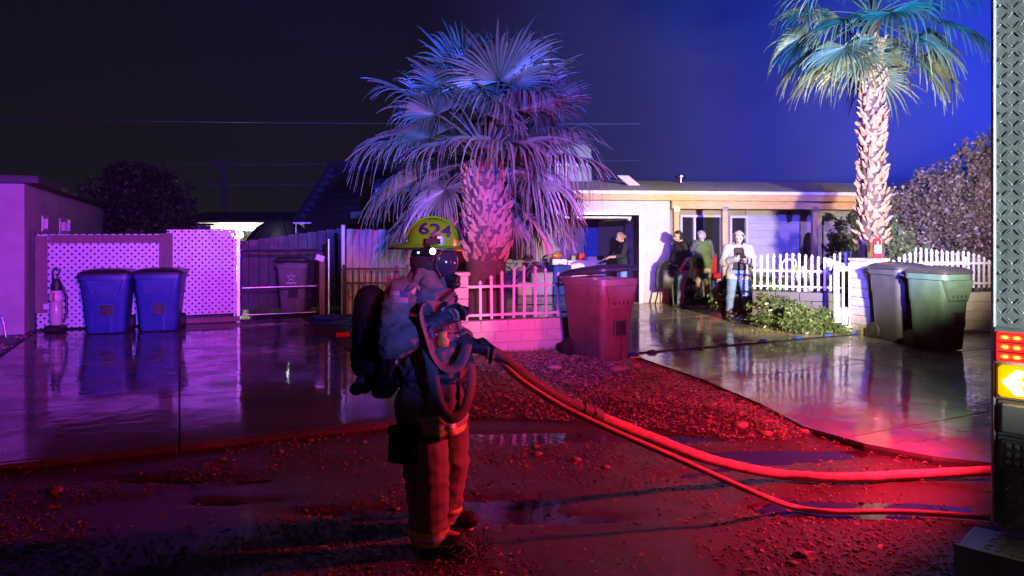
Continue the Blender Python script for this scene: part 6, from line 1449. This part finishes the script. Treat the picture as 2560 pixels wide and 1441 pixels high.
cb = thing('wall_panel', 'dark blue cabinet door panel left of the pale panel on the garage back wall', 'panel', at(hu(1480, v), v, .9), HROT); bx('board', (0, 0, .5), (.5, .05, 1.4), K['bluep'], cb)
v = 4.6
sf_ = thing('shelf_unit', 'tall shelf unit of bottles and jars at the right garage wall', 'shelves', at(hu(1588, 2.6), 2.6), HROT)
for i in range(5): bx('shelf', (0, 0, .25+i*.42), (.5, .4, .025), K['woodd'], sf_)
for sx in (-.24, .24): bx('upright', (sx, .19, 1.05), (.03, .02, 2.1), K['iron'], sf_)
rnd = random.Random(4)
for i, lv in enumerate(('bottom', 'second', 'third', 'fourth')):
    for k, (c, cn) in enumerate((('binblue', 'blue'), ('white', 'white'), ('orange', 'orange'))):
        u = hu(1588, 2.6)-.16+k*.15; h = rnd.uniform(.12, .26)
        o = MB().lathe([(.035, 0), (.04, .01), (.04, h*.65), (.015, h*.8), (.015, h)], n=10).build('bottle', K[c], None, smooth=True, loc=at(u, 2.5+rnd.uniform(0, .15), .012+.263+i*.42))
        tag(o, '%s bottle standing on the %s shelf from below of the garage shelf unit' % (cn, lv) if i else '%s bottle standing on the bottom shelf of the garage shelf unit' % cn, 'bottle', 'bottles on the garage shelves')
# leaf blower, pots and boxes on the work table
p = at(hu(1392, 3.5), 3.5, .95); lbw = thing('power_tool', 'orange and black power tool lying on the white drawer cabinet', 'power tool', p, HROT+.2)
b = MB(); b.ell((0, 0, .08), (.16, .09, .08), 14, 8); b.build('housing', K['orange'], lbw, smooth=True); b = MB(); b.tube([(-.1, 0, .08), (-.3, 0, .1), (-.42, 0, .02)], .035, 10); b.build('nozzle', K['black'], lbw, smooth=True); b = MB(); b.tube([(-.06, 0, .14), (0, 0, .2), (.1, 0, .15)], .014, 7); b.build('handle', K['black'], lbw, smooth=True)
for i, (px, c, w_, h_, lb_) in enumerate(((1432, 'lidd', .16, .14, 'dark small box on the left of the garage worktable'), (1452, 'red', .18, .2, 'red bag-like box on the garage worktable'), (1478, 'white', .3, .1, 'flat white box on the garage worktable'), (1500, 'black', .22, .12, 'black tool case on the right of the garage worktable'))):
    v = 3.45; o = MB().box((0, 0, h_/2), (w_, .2, h_), taper=.9).build('box', K[c], None, bevel=.012, loc=at(hu(px, v), v, .898), rz=HROT+.1*i); tag(o, lb_, 'box')
v = 2.4
for i, (px, w_, h_, c, lb_) in enumerate(((1352, .55, .62, 'bingrey', 'large grey tub on the garage floor behind the white pickets'), (1312, .5, .35, 'boardo', 'low cardboard box on the garage floor behind the white pickets'), (1398, .5, .8, 'binblue', 'blue drum on the garage floor left of the brown bin'))):
    o = MB().box((0, 0, h_/2), (w_, w_*.8, h_), taper=1.08).build('tub' if i != 1 else 'cardboard_box', K[c], None, bevel=.03, loc=at(hu(px, v), v, .014), rz=HROT+.15*i); tag(o, lb_, 'tub' if i != 1 else 'box')
v = 4.8; p = at(hu(1300, v), v); mw = thing('bicycle', 'dark bicycle leaning in the left half of the garage', 'bicycle', p, HROT)
for x in (-.5, .5): w_ = MB().tube([(x+.33*math.cos(a), 0, .34+.33*math.sin(a)) for a in [2*math.pi*i/24 for i in range(25)]], .022, 6, caps=False).build('wheel', K['rubber'], mw, smooth=True)
b = MB(); b.tube([(-.5, 0, .34), (-.1, 0, .3), (.35, 0, .78), (.5, 0, .34)], .018, 6); b.tube([(-.5, 0, .34), (-.2, 0, .82), (.35, 0, .78)], .016, 6); b.tube([(-.2, 0, .82), (-.1, 0, .3)], .016, 6); b.build('frame', K['bluep'], mw); b = MB(); b.ell((-.22, 0, .9), (.13, .07, .04), 10, 6); b.build('saddle', K['black'], mw); b = MB(); b.tube([(.35, 0, .78), (.37, 0, .98)], .014, 6); b.tube([(.3, -.25, 1.0), (.4, 0, .98), (.3, .25, 1.0)], .014, 6); b.build('handlebar', K['black'], mw)
rk = thing('clothes_rack', 'hanging blue clothes on a rail at the garage left wall', 'clothes rail', at(hu(1290, 5.4), 5.4), HROT)
b = MB(); b.cyl((-.6, 0, 1.75), (.6, 0, 1.75), .016, n=8); [b.cyl((s_*.6, 0, 0), (s_*.6, 0, 1.75), .016, n=8) for s_ in (-1, 1)]; b.build('rail', K['steel'], rk)
for i in range(7): bx('garment', (-.48+i*.16, 0, 1.3), (.05, .4, .85), K[('binblue', 'denim', 'tee', 'bluep', 'hoodie', 'denimd', 'binblue')[i]], rk, .02)
st_ = thing('red_stool', 'red plastic stool just inside the garage opening by the brown bin', 'stool', at(hu(1597, .9)-.05, .5), HROT)
MB().box((0, 0, .43), (.3, .3, .04)).build('seat', K['red'], st_, bevel=.012)
for sx in (-.12, .12):
    for sy in (-.12, .12): MB().beam((sx*1.1, sy*1.1, 0), (sx, sy, .42), .035, .035).build('leg', K['red'], st_)
# covered grill, red cloth and pots on the porch side
v = -.55; p = at(hu(1672, v), v, 0); gl2 = thing('covered_grill', 'black covered barbecue grill on wheels left of the person in black tee', 'barbecue', p, HROT)
b = MB(); b.box((0, 0, .62), (.52, .44, .5), taper=.92); b.box((0, 0, .95), (.50, .40, .16), taper=.6); gk = b.build('cover', K['black'], gl2, bevel=.05, smooth=True)
for a in (.5, 2.6, 4.7): MB().beam((.2*math.cos(a), .2*math.sin(a), .5), (.32*math.cos(a), .32*math.sin(a), .0), .03, .03).build('leg', K['iron'], gl2)
for sy in (-1, 1): MB().cyl((.26*1, .18*sy-.02, .11), (.26, .18*sy+.02, .11), .11, n=18).build('wheel', K['rubber'], gl2, smooth=True)
b = MB(); b.tube([(-.1, -.2, .95), (-.05, -.3, .98), (.1, -.3, .98), (.14, -.2, .95)], .013, 6); b.build('handle', K['steel'], gl2)
v = 1.4; p = at(hu(1778, v), v, .132); rs = thing('red_chair', 'red upholstered porch chair behind the person in the green vest', 'chair', p, HROT)
bx('seat', (0, 0, .42), (.5, .5, .14), K['red'], rs, .03); bx('backrest', (0, .24, .72), (.5, .1, .55), K['red'], rs, .03)
for sx in (-.21, .21):
    for sy in (-.2, .2): bx('leg', (sx, sy, .17), (.04, .04, .345), K['iron'], rs)
v = .25; p = at(hu(1722, v), v, .132); bg_ = tag(MB().ell((0, 0, .22), (.25, .2, .24), 12, 8).build('refuse_sack', K['black'], None, smooth=True, loc=p), 'black refuse sack lying on the porch floor between the two standing persons', 'sack')
# ================================================================== RAIN HAZE
hzb = MB().box((0, 33, 13.5), (150, 116, 29.2)).build('haze', [])
hzm = bpy.data.materials.new('rain_haze'); hzm.use_nodes = True; ht = hzm.node_tree; ht.nodes.clear()
vo = ht.nodes.new('ShaderNodeVolumePrincipled'); ou = ht.nodes.new('ShaderNodeOutputMaterial'); vo.inputs['Density'].default_value = .0002; vo.inputs['Color'].default_value = (.8, .82, .88, 1); vo.inputs['Anisotropy'].default_value = 0
ht.links.new(vo.outputs[0], ou.inputs['Volume']); hzb.data.materials.append(hzm); stuff(hzb)

# added wedge of mist behind the house, shaped so the blue glow thickens rightwards
mist_o = MB().prism([(-3.5, 29.5), (5, 24), (12, 19.5), (60, 22), (60, 85), (42, 82), (14, 50)], 3.35, 26).build('glow_mist', [])
mist_m = bpy.data.materials.new('glow_mist_volume'); mist_m.use_nodes = True; ht = mist_m.node_tree; ht.nodes.clear()
vo = ht.nodes.new('ShaderNodeVolumePrincipled'); ou = ht.nodes.new('ShaderNodeOutputMaterial'); vo.inputs['Density'].default_value = .017; vo.inputs['Color'].default_value = (.75, .78, .85, 1)
ht.links.new(vo.outputs[0], ou.inputs['Volume']); mist_o.data.materials.append(mist_m); stuff(mist_o)
